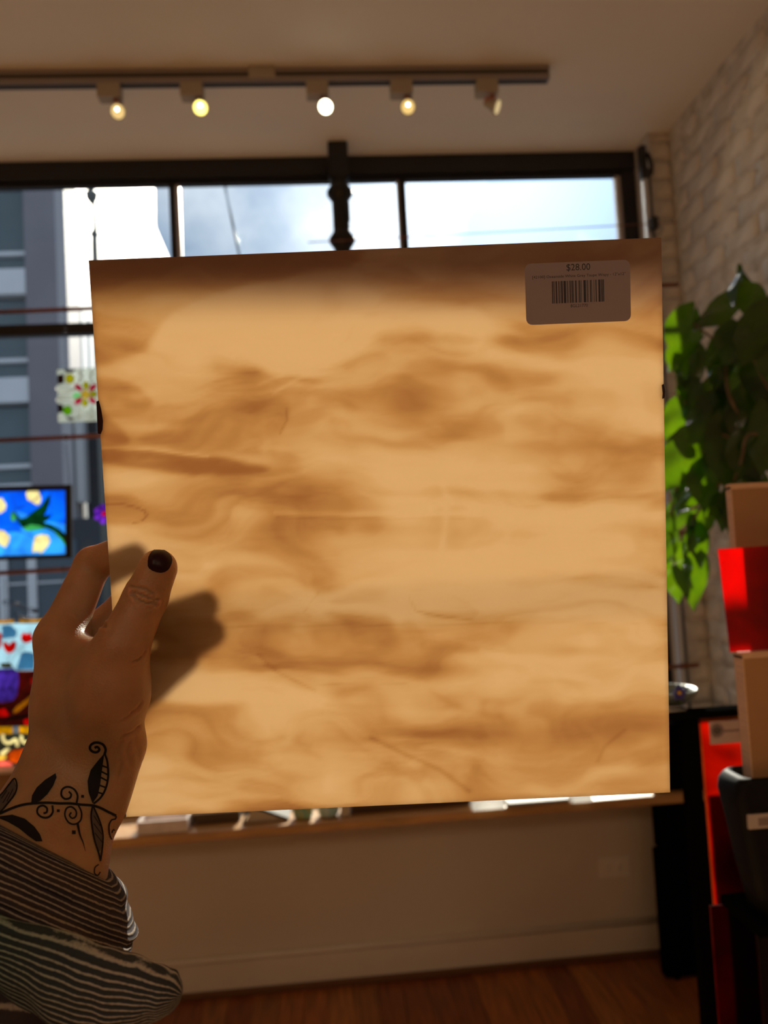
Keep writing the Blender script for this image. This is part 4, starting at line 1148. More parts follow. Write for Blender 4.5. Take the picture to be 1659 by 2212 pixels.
for dx, dy, m_ in ((5, -125, m_yg), (-8, 118, m_yg), (112, -5, m_yg), (-125, 15, m_mint)):
    pane('leaf_petal', c4(petal_px(785 + dx * .3, 305 + dy * .3, 785 + dx, 305 + dy, 62)), m_, sun)
for cxq, cyq, m_ in ((640, 160, m_yg), (618, 452, m_grn), (935, 150, m_yg), (950, 455, m_grn)):
    pane('corner_bloom', c4(ellipse_px(cxq, cyq, 44, 46, 0.3, 9)), m_, sun)
for P in ([(528, 130), (585, 118), (585, 200), (528, 212)], [(590, 78), (690, 76), (668, 102), (604, 100)], [(528, 396), (575, 396), (580, 462), (532, 474)], [(600, 512), (690, 522), (640, 546)], [(990, 120), (1040, 120), (1040, 210), (995, 200)], [(1000, 390), (1050, 390), (1055, 470), (1010, 465)]):
    pane('maroon_corner', c4(P), m_mar, sun)
for P in ([(512, 232), (560, 262), (640, 262), (690, 236), (690, 262), (640, 292), (550, 292), (512, 262)], [(516, 372), (560, 345), (640, 345), (690, 368), (690, 342), (640, 318), (550, 318), (516, 345)],
          [(700, 80), (742, 80), (752, 140), (735, 195), (712, 195), (728, 140)], [(870, 80), (828, 80), (818, 140), (835, 195), (858, 195), (842, 140)], [(700, 525), (742, 525), (752, 465), (735, 415), (712, 415), (728, 465)], [(870, 525), (828, 525), (818, 465), (835, 415), (858, 415), (842, 465)]):
    pane('white_scroll', c4(P), m_wh, sun)
came(sun, [[(123, 798), (244, 792), (250, 908), (126, 913), (123, 798)]], r=0.0010, m=m_clip)
chain(sun, 141, 688, 142, 796, 10); rodring(sun, 141, 671)

# blue panel in a black frame
bl = thing('blue_flower_panel', 'black framed blue stained glass panel with cream blossoms and green leaves', 'stained glass', at_y(10, 1130, PY))
m_bf = mat('black panel frame', (0.006, 0.008, 0.014), 0.4)
FO = [(-600, 1165), (655, 1135), (658, 1808), (-600, 1850)]; FI = [(-560, 1208), (598, 1180), (600, 1772), (-560, 1808)]
for k_ in range(4):
    P = [FO[k_], FO[(k_ + 1) % 4], FI[(k_ + 1) % 4], FI[k_]]
    part('frame', prism_bm(c4(P), PY - 0.004, 0.012), m_bf, bl)
m_b1 = stained('cobalt glass', (0.02, 0.27, 0.95), 0.22, 0.25, 12); m_b2 = stained('sky blue glass', (0.12, 0.44, 0.95), 0.22, 0.25, 12)
m_g1 = stained('deep green glass', (0.015, 0.14, 0.07), 0.3, 0.35, 40); m_g2 = stained('pale green glass', (0.18, 0.55, 0.28), 0.3, 0.3, 40); m_cr = stained('cream glass', (0.92, 0.82, 0.56), 0.1, 0.2, 60)
LEAFP = (([(130, 1372), (185, 1450), (235, 1440), (300, 1385), (380, 1330), (430, 1250), (462, 1225), (456, 1300), (430, 1380), (402, 1420), (482, 1408), (440, 1460), (400, 1482), (470, 1500), (540, 1540), (600, 1590), (632, 1640), (612, 1702), (580, 1640), (520, 1580), (440, 1540), (360, 1510), (280, 1500), (205, 1532), (150, 1455)], m_g1),
              ([(208, 1540), (250, 1506), (320, 1496), (390, 1516), (420, 1540), (330, 1556), (250, 1562)], m_g2), ([(95, 1400), (122, 1378), (146, 1440), (130, 1482), (100, 1462)], m_g2), ([(500, 1575), (560, 1585), (622, 1650), (600, 1702), (560, 1645)], m_g2))
BLOSP = ([(255, 1180), (310, 1162), (352, 1186), (382, 1260), (370, 1310), (345, 1326), (300, 1300), (250, 1270), (238, 1220)], [(-30, 1260), (20, 1256), (60, 1320), (50, 1370), (0, 1402), (-40, 1380)],
          [(320, 1610), (380, 1590), (440, 1600), (466, 1650), (440, 1700), (402, 1745), (380, 1768), (340, 1750), (295, 1760), (302, 1690)], [(-20, 1545), (40, 1560), (92, 1610), (85, 1660), (50, 1715), (0, 1690), (-30, 1640)], [(-300, 1300), (-230, 1290), (-200, 1360), (-260, 1420), (-320, 1380)])
for P, m_ in (([(-560, 1208), (130, 1195), (140, 1370), (-560, 1420)], m_b1), ([(130, 1195), (598, 1180), (600, 1500), (420, 1470), (140, 1370)], m_b1),
              ([(-560, 1420), (140, 1370), (200, 1560), (-560, 1640)], m_b1), ([(140, 1370), (420, 1470), (600, 1500), (600, 1772), (180, 1785), (200, 1560)], m_b2), ([(-560, 1640), (200, 1560), (180, 1785), (-560, 1808)], m_b2)):
    pane_cut('blue_piece', c4(P), [c4(q) for q, _ in LEAFP] + [c4(q) for q in BLOSP], m_, bl, PY, 0.003)
for P, m_ in LEAFP: pane('leaf', c4(P), m_, bl, PY - 0.0003, 0.0036)
for P in BLOSP: pane('blossom', c4(P), m_cr, bl, PY - 0.0006, 0.0042)
came(bl, [c4(P) for P in ([(0, 1225), (60, 1210), (120, 1250), (140, 1330), (100, 1400), (90, 1480)], [(140, 1370), (250, 1330), (380, 1310)], [(60, 1530), (180, 1560), (320, 1620)], [(420, 1545), (500, 1600), (580, 1620)], [(0, 1560), (110, 1540), (200, 1580)], [(470, 1190), (465, 1300), (470, 1420)], [(150, 1350), (300, 1290), (400, 1200)])], r=0.0009, m=mat('blue lead line', (0.008, 0.03, 0.12), 0.5))
chain(bl, 142, 962, 150, 1050, 12); rodring(bl, 142, 944)
part('hanging_chain', tube_bm([at_y(-90, 970, 2.606), at_y(-90, 1055, PY + .003)], 0.0015, 6), m_clip, bl)

# tulips in a purple vase
tu = thing('tulip_vase_panel', 'stained glass panel of red tulips in a purple vase with gold bands', 'stained glass', at_y(0, 1450, PY))
m_pb = stained('pale blue glass', (0.46, 0.62, 0.72), 0.3, 0.12, 18); m_red = stained('tulip red glass', (0.55, 0.02, 0.015), 0.3, 0.35, 50); m_pur = stained('purple glass', (0.16, 0.10, 0.42), 0.3, 0.5, 20); m_dred = stained('dark red glass', (0.13, 0.015, 0.012), 0.35, 0.4, 20); m_gold = stained('gold glass', (0.62, 0.42, 0.01), 0.3, 0.35, 50)
VASE = [(-190, 770), (150, 755), (205, 800), (212, 900), (195, 1050), (150, 1120), (60, 1142), (-100, 1142), (-190, 1060), (-215, 900)]
TULP = ([(30, 470), (60, 450), (100, 490), (150, 445), (185, 460), (178, 530), (140, 575), (85, 585), (45, 540)], [(235, 400), (270, 345), (300, 370), (345, 345), (365, 400), (410, 405), (360, 450), (300, 472), (250, 455)], [(-60, 380), (-20, 340), (22, 370), (15, 480), (-10, 545), (-60, 500)], [(-200, 460), (-160, 430), (-120, 480), (-140, 560), (-190, 560)])
REDP = ([(-60, 1240), (60, 1210), (110, 1290), (50, 1345), (-60, 1320)], [(350, 880), (395, 850), (395, 940), (360, 940)], [(270, 1340), (340, 1300), (395, 1330), (395, 1400), (280, 1402)])
RIBB = [(150, 1240), (200, 1180), (300, 1110), (380, 1040), (382, 1100), (300, 1170), (220, 1240), (160, 1270)]
pane_cut('pale_sky', c5([(-560, 262), (500, 240), (500, 778), (-560, 800)]), [c5(q) for q in TULP] + [c5(VASE)], m_pb, tu, PY, 0.003)
pane_cut('dark_table', c5([(-560, 804), (500, 784), (500, 1405), (-560, 1430)]), [c5(q) for q in REDP] + [c5(VASE), c5(RIBB)], m_dred, tu, PY, 0.003)
for P in ([(-560, 222), (155, 204), (155, 240), (-560, 258)], [(215, 202), (500, 196), (500, 236), (215, 240)], [(-560, 1436), (140, 1420), (140, 1500), (-560, 1520)], [(215, 1420), (500, 1412), (500, 1492), (215, 1498)]):
    pane('gold_band', c5(P), m_gold, tu)
pane('purple_vase', c5(VASE), m_pur, tu, PY - 0.001, 0.0028)
for P in ([(30, 470), (60, 450), (100, 490), (150, 445), (185, 460), (178, 530), (140, 575), (85, 585), (45, 540)], [(235, 400), (270, 345), (300, 370), (345, 345), (365, 400), (410, 405), (360, 450), (300, 472), (250, 455)], [(-60, 380), (-20, 340), (22, 370), (15, 480), (-10, 545), (-60, 500)], [(-200, 460), (-160, 430), (-120, 480), (-140, 560), (-190, 560)]):
    pane('tulip', c5(P), m_red, tu, PY - 0.001, 0.0028)
for P in ([(240, 585), (300, 565), (395, 590), (395, 770), (185, 775)], [(20, 270), (120, 262), (190, 330), (180, 400), (30, 420)]):
    pane('sky_piece', c5(P), stained('milky blue glass', (0.36, 0.60, 0.78), 0.25, 0.1), tu, PY - 0.0005, 0.0022)
pane('foliage', c5([(0, 740), (20, 690), (60, 700), (110, 690), (150, 745), (60, 752)]), stained('moss glass', (0.30, 0.24, 0.03), 0.3), tu, PY - 0.001, 0.0028)
for P in ([(150, 1240), (200, 1180), (300, 1110), (380, 1040), (382, 1100), (300, 1170), (220, 1240), (160, 1270)],):
    pane('gold_ribbon', c5(P), stained('ochre glass', (0.42, 0.24, 0.02), 0.3), tu, PY - 0.001, 0.0028)
for P in ([(-60, 1240), (60, 1210), (110, 1290), (50, 1345), (-60, 1320)], [(350, 880), (395, 850), (395, 940), (360, 940)], [(270, 1340), (340, 1300), (395, 1330), (395, 1400), (280, 1402)]):
    pane('red_piece', c5(P), m_red, tu, PY - 0.001, 0.0028)
came(tu, [c5(P) for P in ([(-560, 260), (500, 238)], [(-560, 802), (-190, 794)], [(210, 786), (500, 780)], [(60, 1190), (200, 1120), (390, 850)], [(80, 1400), (180, 1270), (330, 1210)], [(-560, 1430), (500, 1408)], [(220, 600), (320, 570), (420, 600)], [(110, 590), (80, 690)], [(270, 470), (130, 690)])], r=0.0008, m=mat('brown lead line', (0.05, 0.03, 0.02), 0.5))
bm = tube_bm([at_y(8, 1300, 2.60), at_y(38, 1306, 2.60), at_y(60, 1316, 2.60), at_y(80, 1320, 2.60)], 0.0075, 8)
tube_bm([at_y(34, 1322, 2.60), at_y(40, 1332, 2.60), at_y(58, 1338, 2.60), at_y(90, 1336, 2.60), at_y(120, 1330, 2.60)], 0.007, 8, bm)
part('clear_hanger', bm, m_clip, tu, True)
part('hanging_chain', tube_bm([at_y(10, 1250, 2.605), at_y(12, 1300, 2.60), at_y(14, 1340, PY + .002)], 0.0016, 6), m_clip, tu, True)
chain(tu, 137, 1252, 118, 1338, 10); rodring(tu, 137, 1234)

# wooden riser with a small fruit panel on it
rx1 = at_y(110, 1690, 2.63).x; rzt = at_y(20, 1662, 2.63).z
ri = thing('wooden_riser', 'brown wooden riser box with a pale top edge on the left of the ledge', 'box', ((-1.9 + rx1) / 2, 2.7, SILL + 0.033))
part('box', box_bm(-1.9, rx1, 2.63, 2.80, SILL + 0.033, rzt - 0.012, 0.003), mat('brown pine', (0.24, 0.11, 0.035), 0.5, var=0.25, scale=5, stretch=(1, 10, 10)), ri)
part('top_board', box_bm(-1.91, rx1 + 0.008, 2.622, 2.805, rzt - 0.0118, rzt, 0.002), mat('pale pine', (0.70, 0.52, 0.38), 0.5, var=0.15, scale=4), ri)
fp = thing('fruit_panel', 'small stained glass panel with orange fruit and cream squiggles on the riser', 'stained glass', (at_y(0, 1650, 2.66).x, 2.66, rzt))
FY = 2.66
m_or = stained('orange glass', (0.62, 0.20, 0.015), 0.25, 0.3, 40); m_pk = stained('salmon glass', (0.90, 0.32, 0.28), 0.25, 0.2)
def ribbon_px(P, wd):
    P = [tuple(p) for p in interp([(a, b) for a, b in P], 14)]; up, dn = [], []
    for i, p in enumerate(P):
        a, b = P[max(i - 1, 0)], P[min(i + 1, len(P) - 1)]; dx, dy = b[0] - a[0], b[1] - a[1]; L_ = math.hypot(dx, dy)
        up.append((p[0] - dy / L_ * wd / 2, p[1] + dx / L_ * wd / 2)); dn.append((p[0] + dy / L_ * wd / 2, p[1] - dx / L_ * wd / 2))
    return up + dn[::-1]
FP = [('orange_fruit', [(85, 1760), (115, 1705), (170, 1682), (300, 1672), (380, 1705), (380, 1795), (250, 1842), (150, 1830), (100, 1806)], m_or),
      ('cream_stem', [(0, 1715), (80, 1660), (118, 1672), (60, 1728), (0, 1752)], m_cr), ('yellow_piece', [(-60, 1764), (0, 1758), (62, 1742), (76, 1766), (50, 1792), (-60, 1806)], m_yel),
      ('salmon_piece', [(-60, 1822), (40, 1803), (84, 1812), (140, 1846), (140, 1868), (-60, 1874)], m_pk),
      ('cream_squiggle', ribbon_px([(32, 1506), (36, 1565), (75, 1606), (130, 1596), (172, 1566), (194, 1596), (196, 1645)], 38), m_cr), ('cream_squiggle', ribbon_px([(244, 1522), (246, 1572), (278, 1600), (330, 1590)], 36), m_cr)]
BK = [(-500, 1500), (440, 1490), (440, 1880), (-500, 1880)]
pane_cut('backing', c5(BK), [c5(P) for _, P, _ in FP], stained('dark slate glass', (0.10, 0.105, 0.085), 0.4), fp, FY, 0.003)
for nm_, P, m_ in FP:
    part(nm_, prism_bm(c5(P), FY - 0.0004, 0.0038), m_, fp)
part('ledge_strip', box_bm(at_y(-95, 1650, FY).x, at_y(80, 1650, FY).x, FY - 0.004, FY + 0.008, rzt + 0.0006, at_y(0, 1657, FY).z), mat('pale pine', (0.70, 0.52, 0.38), 0.5), fp)

# violet glass blossom
vb = thing('glass_blossom', 'violet glass blossom hanging beside the left edge of the sheet', 'ornament', at_y(226, 1110, 2.60))
m_vi = stained('violet glass', (0.32, 0.12, 0.62), 0.25, 0.4, 40)
for k_ in range(7):
    a = 2 * math.pi * k_ / 7
    part('petal', prism_bm(petal_px(226 + 5 * math.cos(a), 1110 + 5 * math.sin(a), 226 + 25 * math.cos(a), 1110 + 23 * math.sin(a), 19), 2.596 - 0.001 * (k_ % 2), 0.004), m_vi, vb)
part('centre', lathe_bm([(0.011, 0), (0.010, 0.004), (0.004, 0.007)], at_y(226, 1110, 2.596), 12, None, (0, -1, 0)), m_pink, vb, True)
part('wire', tube_bm([at_y(227, 955, 2.604), at_y(227, 1100, 2.60)], 0.0012, 6), m_black, vb)
# slanting clear line in the middle upper pane
ln = tube_bm([at_y(484, 394, 2.79), at_y(500, 470, 2.73), at_y(518, 556, 2.68), at_y(530, 650, 2.635)], 0.0045, 8)
tag(obj('hanging_line', ln, clear_glass('frosted line', (0.80, 0.83, 0.86), 1.5), None, True), 'clear slanting hanging line across the middle upper pane', 'cord')

# ---------------------------------------------------------------- things along the window ledge
LZ = SILL + 0.0335
def lx(px, y=2.65): return at_y(px, 1775, y).x
m_wbox = mat('white card', (0.80, 0.79, 0.78), 0.5); m_pinkw = mat('pinkish white enamel', (0.72, 0.62, 0.58), 0.35, var=0.12, scale=30)
o = thing('white_tray', 'pinkish white shallow tray on the left end of the sunlit ledge', 'tray', ((lx(300) + lx(412)) / 2, 2.66, LZ))
x0, x1 = lx(302), lx(410)
bm = box_bm(x0, x1, 2.612, 2.72, LZ, LZ + 0.006)
for q in ((x0, x1, 2.612, 2.618), (x0, x1, 2.714, 2.72)): box_bm(*q, LZ + 0.006, LZ + 0.040, 0, bm)
for q in ((x0, x0 + 0.006, 2.618, 2.714), (x1 - 0.006, x1, 2.618, 2.714)): box_bm(*q, LZ + 0.006, LZ + 0.040, 0, bm)
part('tray', bm, m_pinkw, o)
o = thing('lidded_box', 'flat dark box with a white lid beside the white tray on the ledge', 'box', (lx(466, 2.7), 2.70, LZ))
x0, x1 = lx(420, 2.69), lx(520, 2.69)
part('box', box_bm(x0, x1, 2.67, 2.77, LZ, LZ + 0.034, 0.002), mat('umber card', (0.10, 0.06, 0.03), 0.7), o)
part('lid', box_bm(x0 - 0.003, x1 + 0.003, 2.667, 2.773, LZ + 0.0342, LZ + 0.045, 0.002), m_wbox, o)
o = thing('open_book', 'dark open book lying face down like a tent on the ledge', 'book', (lx(565, 2.68), 2.68, LZ))
x0, xm, x1 = lx(528, 2.67), lx(548, 2.67), lx(626, 2.67)
bm = bmesh.new()
for (xa, za, xb_, zb_) in ((x0, LZ + 0.001, xm, LZ + 0.055), (xm, LZ + 0.055, x1, LZ + 0.003)):
    d = Vector((xb_ - xa, 0, zb_ - za)).normalized(); nn = Vector((-d.z, 0, d.x)) * 0.004
    P = [Vector((xa, 2.64, za)), Vector((xb_, 2.64, zb_)), Vector((xb_, 2.64, zb_)) + nn, Vector((xa, 2.64, za)) + nn]
    a_ = [bm.verts.new(p) for p in P]; b_ = [bm.verts.new(p + Vector((0, 0.12, 0))) for p in P]
    bm.faces.new(a_); bm.faces.new(b_[::-1])
    for i in range(4): bm.faces.new((a_[i], b_[i], b_[(i + 1) % 4], a_[(i + 1) % 4]))
bmesh.ops.recalc_face_normals(bm, faces=bm.faces)
part('cover', bm, mat('dark olive cloth', (0.045, 0.04, 0.022), 0.7), o)
bm = bmesh.new(); P = [Vector((xm - 0.004, 2.645, LZ + 0.046)), Vector((xm + 0.003, 2.645, LZ + 0.046)), Vector((x1 - 0.014, 2.645, LZ + 0.001)), Vector((x0 + 0.012, 2.645, LZ + 0.001))]
a_ = [bm.verts.new(p) for p in P]; b_ = [bm.verts.new(p + Vector((0, 0.11, 0))) for p in P]
bm.faces.new(a_); bm.faces.new(b_[::-1])
for i in range(4): bm.faces.new((a_[i], b_[i], b_[(i + 1) % 4], a_[(i + 1) % 4]))
bmesh.ops.recalc_face_normals(bm, faces=bm.faces)
part('pages', bm, mat('cream pages', (0.55, 0.46, 0.34), 0.8), o)
m_teal = mat('teal flowered glaze', (0.10, 0.46, 0.44), 0.2, scale=45, dark=(0.62, 0.52, 0.12)); m_aqua = mat('aqua glaze', (0.30, 0.60, 0.62), 0.2, scale=40, dark=(0.72, 0.80, 0.80))
for pa, pb, m_, lab in ((634, 678, m_teal, 'small teal pot with yellow flowers, left of two glazed pots on the ledge'), (688, 734, m_aqua, 'small aqua and white pot, right of two glazed pots on the ledge')):
    xa, xb_ = lx(pa, 2.66), lx(pb, 2.66); r_ = (xb_ - xa) / 2
    o = thing('glazed_pot', lab, 'pot', ((xa + xb_) / 2, 2.66, LZ))
    part('pot', lathe_bm([(r_ * .8, 0), (r_, 0.012), (r_, 0.045), (r_ * .92, 0.055), (r_ * .8, 0.055), (r_ * .8, 0.012)], ((xa + xb_) / 2, 2.66, LZ), 20), m_, o, True)
    part('foot', ring_bm(((xa + xb_) / 2, 2.66, LZ + 0.003), r_ * .72, 0.003, (0, 0, 1), None, 20, 6), m_wbox, o, True)
tag(obj('cream_block', box_bm(lx(737, 2.64), lx(757, 2.64), 2.63, 2.70, LZ, LZ + 0.05, 0.002), mat('cream card', (0.55, 0.46, 0.34), 0.6)), 'small cream card box to the right of the glazed pots', 'box')
o = thing('brown_chest', 'long low dark brown wooden chest on the middle of the ledge', 'chest', (lx(890), 2.70, LZ))
m_wal = mat('dark walnut', (0.085, 0.036, 0.013), 0.45, var=0.3, scale=5, stretch=(1, 10, 10))
part('body', box_bm(lx(760, 2.66), lx(1022, 2.66), 2.655, 2.78, LZ, LZ + 0.042, 0.002), m_wal, o)
part('lid', box_bm(lx(758, 2.66), lx(1024, 2.66), 2.650, 2.785, LZ + 0.0442, LZ + 0.062, 0.003), m_wal, o)
m_acr = stained('white acrylic', (0.95, 0.95, 0.93), 0.0, 0.02)
for pa, pb, y0_, h_, lab in ((1020, 1090, 2.586, 0.030, 'larger white acrylic block glowing at the front of the ledge'), (1236, 1281, 2.586, 0.022, 'smaller white acrylic block near the right end of the ledge')):
    tag(obj('white_block', box_bm(at_y(pa, 1735, y0_).x, at_y(pb, 1735, y0_).x, y0_, y0_ + 0.05, LZ, LZ + h_, 0.002), m_acr), lab, 'block', 'white blocks on the ledge')
tag(obj('grey_runner', box_bm(at_y(1094, 1735, 2.60).x + 0.004, at_y(1234, 1720, 2.60).x - 0.006, 2.603, 2.78, LZ, LZ + 0.010, 0.002), mat('stone grey strip', (0.30, 0.27, 0.24), 0.6)), 'flat grey runner on the ledge between the two white blocks', 'runner')

# wall outlet
oc = at_y(1325, 1872, YW)
o = thing('wall_outlet', 'beige double power outlet on the wall under the ledge', 'outlet', (oc.x, YW, oc.z))
m_out = mat('ivory outlet plastic', (0.86, 0.78, 0.66), 0.3)
part('plate', box_bm(oc.x - 0.058, oc.x + 0.058, YW - 0.007, YW - 0.0005, oc.z - 0.036, oc.z + 0.036, 0.002), m_out, o)
for dx in (-0.021, 0.021):
    s_ = part('socket', lathe_bm([(0.0165, 0), (0.0165, 0.003), (0.015, 0.004)], (oc.x + dx, YW - 0.007, oc.z), 16, None, (0, -1, 0)), m_out, o)
    for dz in (-0.006, 0.006):
        part('slot', box_bm(oc.x + dx - 0.004, oc.x + dx + 0.004, YW - 0.0114, YW - 0.0105, oc.z + dz - 0.001, oc.z + dz + 0.001), m_blackmatte, s_)

# ---------------------------------------------------------------- right side: black cabinet, bowl, blue flower
CX0 = 1.066
o = thing('black_cabinet', 'slim black two-tier cabinet standing against the low wall by the brick', 'cabinet', (1.18, 2.68, 0.0))
cz1 = at_y(1398, 1838, 2.62).z; cz2 = 0.888
part('lower_tier', box_bm(CX0 - 0.006, 1.315, 2.63, 2.67, 0.012, cz1 - 0.006, 0.004), m_blackmatte, o)
part('upper_tier', box_bm(CX0 + 0.002, 1.315, 2.635, 2.67, cz1, cz2 - 0.02, 0.004), m_blackmatte, o)
part('waist', box_bm(CX0 + 0.012, 1.312, 2.64, 2.668, cz1 - 0.0062, cz1), m_blackmatte, o)
part('top', box_bm(CX0 - 0.004, 1.318, 2.52, 2.67, cz2 - 0.0198, cz2, 0.003), m_blackmatte, o)
for px_ in (CX0 + 0.03, 1.28): part('foot', box_bm(px_, px_ + 0.02, 2.635, 2.66, 0.0, 0.012), m_blackmatte, o)
TSZ = at_y(1530, 1532, 1.245).z          # top of the rack's narrow top shelf
b0 = at_y(1440, 1530, 1.30)
bc = Vector((b0.x, 1.305, TSZ + 0.001))
o = thing('ceramic_bowl', 'pale grey-green ceramic bowl on the top shelf of the black rack', 'bowl', bc)
m_cel = mat('celadon glaze', (0.17, 0.21, 0.19), 0.4)
part('bowl', lathe_bm([(0.030, 0), (0.040, 0.005), (0.050, 0.015), (0.055, 0.025), (0.0525, 0.0262), (0.047, 0.017), (0.036, 0.008), (0.008, 0.006)], bc, 32), m_cel, o, True)
part('foot_ring', ring_bm(bc + Vector((0, 0, 0.002)), 0.030, 0.002, (0, 0, 1), None, 24, 6), m_cel, o, True)
DY = 1.244
fc = at_y(1466, 1496, DY)
o = thing('blue_daisy', 'tiny deep blue daisy with a yellow centre standing in front of the bowl', 'flower', (fc.x, DY, TSZ + 0.0005))
m_bd = mat('deep blue petal', (0.03, 0.025, 0.28), 0.5)
for k_ in range(11):
    a = 2 * math.pi * k_ / 11; d = Vector((math.cos(a), -0.35, math.sin(a))); L_ = 0.0125 + 0.003 * (k_ % 2)
    part('petal', tube_bm([fc + d * 0.002, fc + d * L_ * .6, fc + d * L_], [0.0012, 0.0022, 0.0005], 6), m_bd, o, True)
part('flower_centre', lathe_bm([(0.0038, 0), (0.0034, 0.002), (0.0015, 0.003)], fc + Vector((0, -0.002, 0)), 12, None, (0, -1, 0.2)), mat('yellow flower centre', (0.60, 0.36, 0.03), 0.6), o, True)
part('stem', tube_bm([fc, fc + Vector((0.001, 0.001, -0.012)), Vector((fc.x + 0.001, DY + 0.001, TSZ + 0.0006))], 0.0009, 6), mat('flower stem', (0.05, 0.10, 0.03), 0.6), o, True)
ra = at_y(1400, 1530, 1.243); rb = at_y(1478, 1530, 1.243)
for k_, dy in enumerate((0.0, 0.008)):
    tag(obj('steel_rod', tube_bm([(ra.x, 1.237 + dy * .8, TSZ + 0.003 + dy * .55), (rb.x - 0.006 * k_, 1.237 + dy * .8, TSZ + 0.003 + dy * .55)], 0.0026, 8), mat('bright steel', (0.6, 0.62, 0.65), 0.25, metal=0.8), None, True),
        'bright steel rod lying along the front of the rack top shelf' if k_ == 0 else 'bright steel rod resting behind and above the front one on the rack', 'rod')

# ---------------------------------------------------------------- sheet rack in the right foreground
rk = thing('sheet_rack', 'black rack holding coloured glass sheets in the right foreground', 'rack', (0.78, 1.1, 0.0))
pxl = at_y(1477, 1548, 1.25).x; pxr = at_y(1511, 1548, 1.25).x
part('post', box_bm(pxl, pxr - 0.001, 1.256, 1.275, 0.0, TSZ - 0.0115), m_blackmatte, rk)
part('top_shelf', box_bm(at_y(1400, 1532, 1.235).x, 0.98, 1.232, 1.262, TSZ - 0.0112, TSZ), m_blackmatte, rk)
part('bowl_ledge', box_bm(at_y(1400, 1532, 1.235).x, at_y(1500, 1532, 1.235).x, 1.262, 1.375, TSZ - 0.0112, TSZ), m_blackmatte, rk)
part('side_panel', box_bm(0.98, 1.0, 0.84, 1.30, 0.0, 1.20), m_blackmatte, rk)
part('back_rail', box_bm(pxr - 0.001, 0.98, 1.257, 1.275, 0.50, 0.53), m_blackmatte, rk)
part('lower_shelf', box_bm(pxr + 0.004, 0.98, 0.80, 1.2565, 0.505, 0.525), m_blackmatte, rk)
SZ = at_y(1600, 1957, 0.95).z
part('upper_shelf', box_bm(at_y(1580, 1957, 0.95).x + 0.004, 0.98, 0.895, 0.985, SZ - 0.012, SZ), m_blackmatte, rk)
m_amb = stained('amber orange glass', (0.55, 0.05, 0.004), 0.35, 0.45, 9); m_dkr = stained('oxblood glass', (0.09, 0.008, 0.008), 0.35, 0.4, 12); m_redg = stained('ruby glass', (0.80, 0.004, 0.006), 0.62, 0.2, 14)
AY = 1.2405
ax0 = at_y(1513, 1548, AY).x; az1 = min(at_y(1513, 1549, AY).z, TSZ - 0.0175)
ash = thing('amber_glass_sheet', 'tall amber orange glass sheet with a white sticker standing in the rack', 'glass sheet', (ax0 + 0.15, AY, 0.526), 'coloured glass sheets in the rack')
part('pane', box_bm(ax0, ax0 + 0.31, AY, AY + 0.004, 0.526, az1), m_amb, ash)
part('bright_edge', box_bm(ax0 - 0.0012, ax0, AY - 0.0005, AY + 0.0042, 0.526, az1), stained('amber edge', (0.95, 0.30, 0.12), 0.2), ash)
part('top_edge', box_bm(ax0, ax0 + 0.31, AY - 0.0004, AY + 0.0044, az1, az1 + 0.0045), stained('yellow edge', (0.85, 0.45, 0.05), 0.2), ash)
s0 = at_y(1531, 1559, AY - 0.0006); s1 = at_y(1622, 1602, AY - 0.0006)
st = part('sticker', box_bm(s0.x, s0.x + 0.10, AY - 0.0007, AY - 0.0003, s1.z, s0.z), paper('pink white sticker', (0.62, 0.52, 0.50), 0.2), ash)
ec = at_y(1549, 1578, AY - 0.001)
bm = ring_bm(ec, 0.0105, 0.0009, (0, 1, 0), None, 28, 4); ring_bm(ec, 0.0078, 0.0005, (0, 1, 0), bm, 24, 4)
lathe_bm([(0.0068, 0), (0.0068, 0.0003)], ec, 24, bm, (0, -1, 0))
m_sg = mat('grey print', (0.12, 0.10, 0.10), 0.6)
part('emblem', bm, m_sg, st)
bm = bmesh.new(); xx = ec.x + 0.0125
for k_ in range(11):
    wd = (0.0022, 0.003, 0.0017)[k_ % 3]
    box_bm(xx, xx + wd, AY - 0.0010, AY - 0.0006, ec.z - 0.0032, ec.z - 0.0008 + 0.0006 * (k_ % 2), 0, bm); xx += wd + 0.0008
part('printed_line', bm, m_sg, st)
ox = at_y(1528, 1712, 1.249)  # sheet added behind so the lower part of the amber glass falls dark
dsh = thing('shading_glass_sheet', 'added shorter oxblood glass sheet shading the amber sheet from behind', 'glass sheet', (ox.x + 0.12, 1.249, 0.526), 'coloured glass sheets in the rack')
part('pane', box_bm(ox.x, ox.x + 0.30, 1.2475, 1.2505, 0.526, ox.z), m_dkr, dsh)
part('ground_edge', box_bm(ox.x - 0.001, ox.x, 1.2475, 1.2505, 0.526, ox.z), m_dkr, dsh)
for px_, py_, yy_, lab in ((1537, 1958, 1.02, 'dark red glass sheet low in the rack, left of two'), (1634, 1990, 0.92, 'near black red glass sheet low in the rack, right of two')):
    x_ = at_y(px_, py_, yy_).x; z_ = min(at_y(px_, py_, yy_).z, SZ - 0.016) if yy_ < 0.99 else at_y(px_, py_, yy_).z
    g = thing('red_glass_sheet', lab, 'glass sheet', (x_ + 0.12, yy_, 0.526), 'coloured glass sheets in the rack')
    part('pane', box_bm(x_, x_ + 0.28, yy_, yy_ + 0.004, 0.526, z_), m_dkr, g)
    part('ground_edge', box_bm(x_ - 0.001, x_, yy_, yy_ + 0.004, 0.526, z_), stained('red edge', (0.30, 0.04, 0.03), 0.3), g)
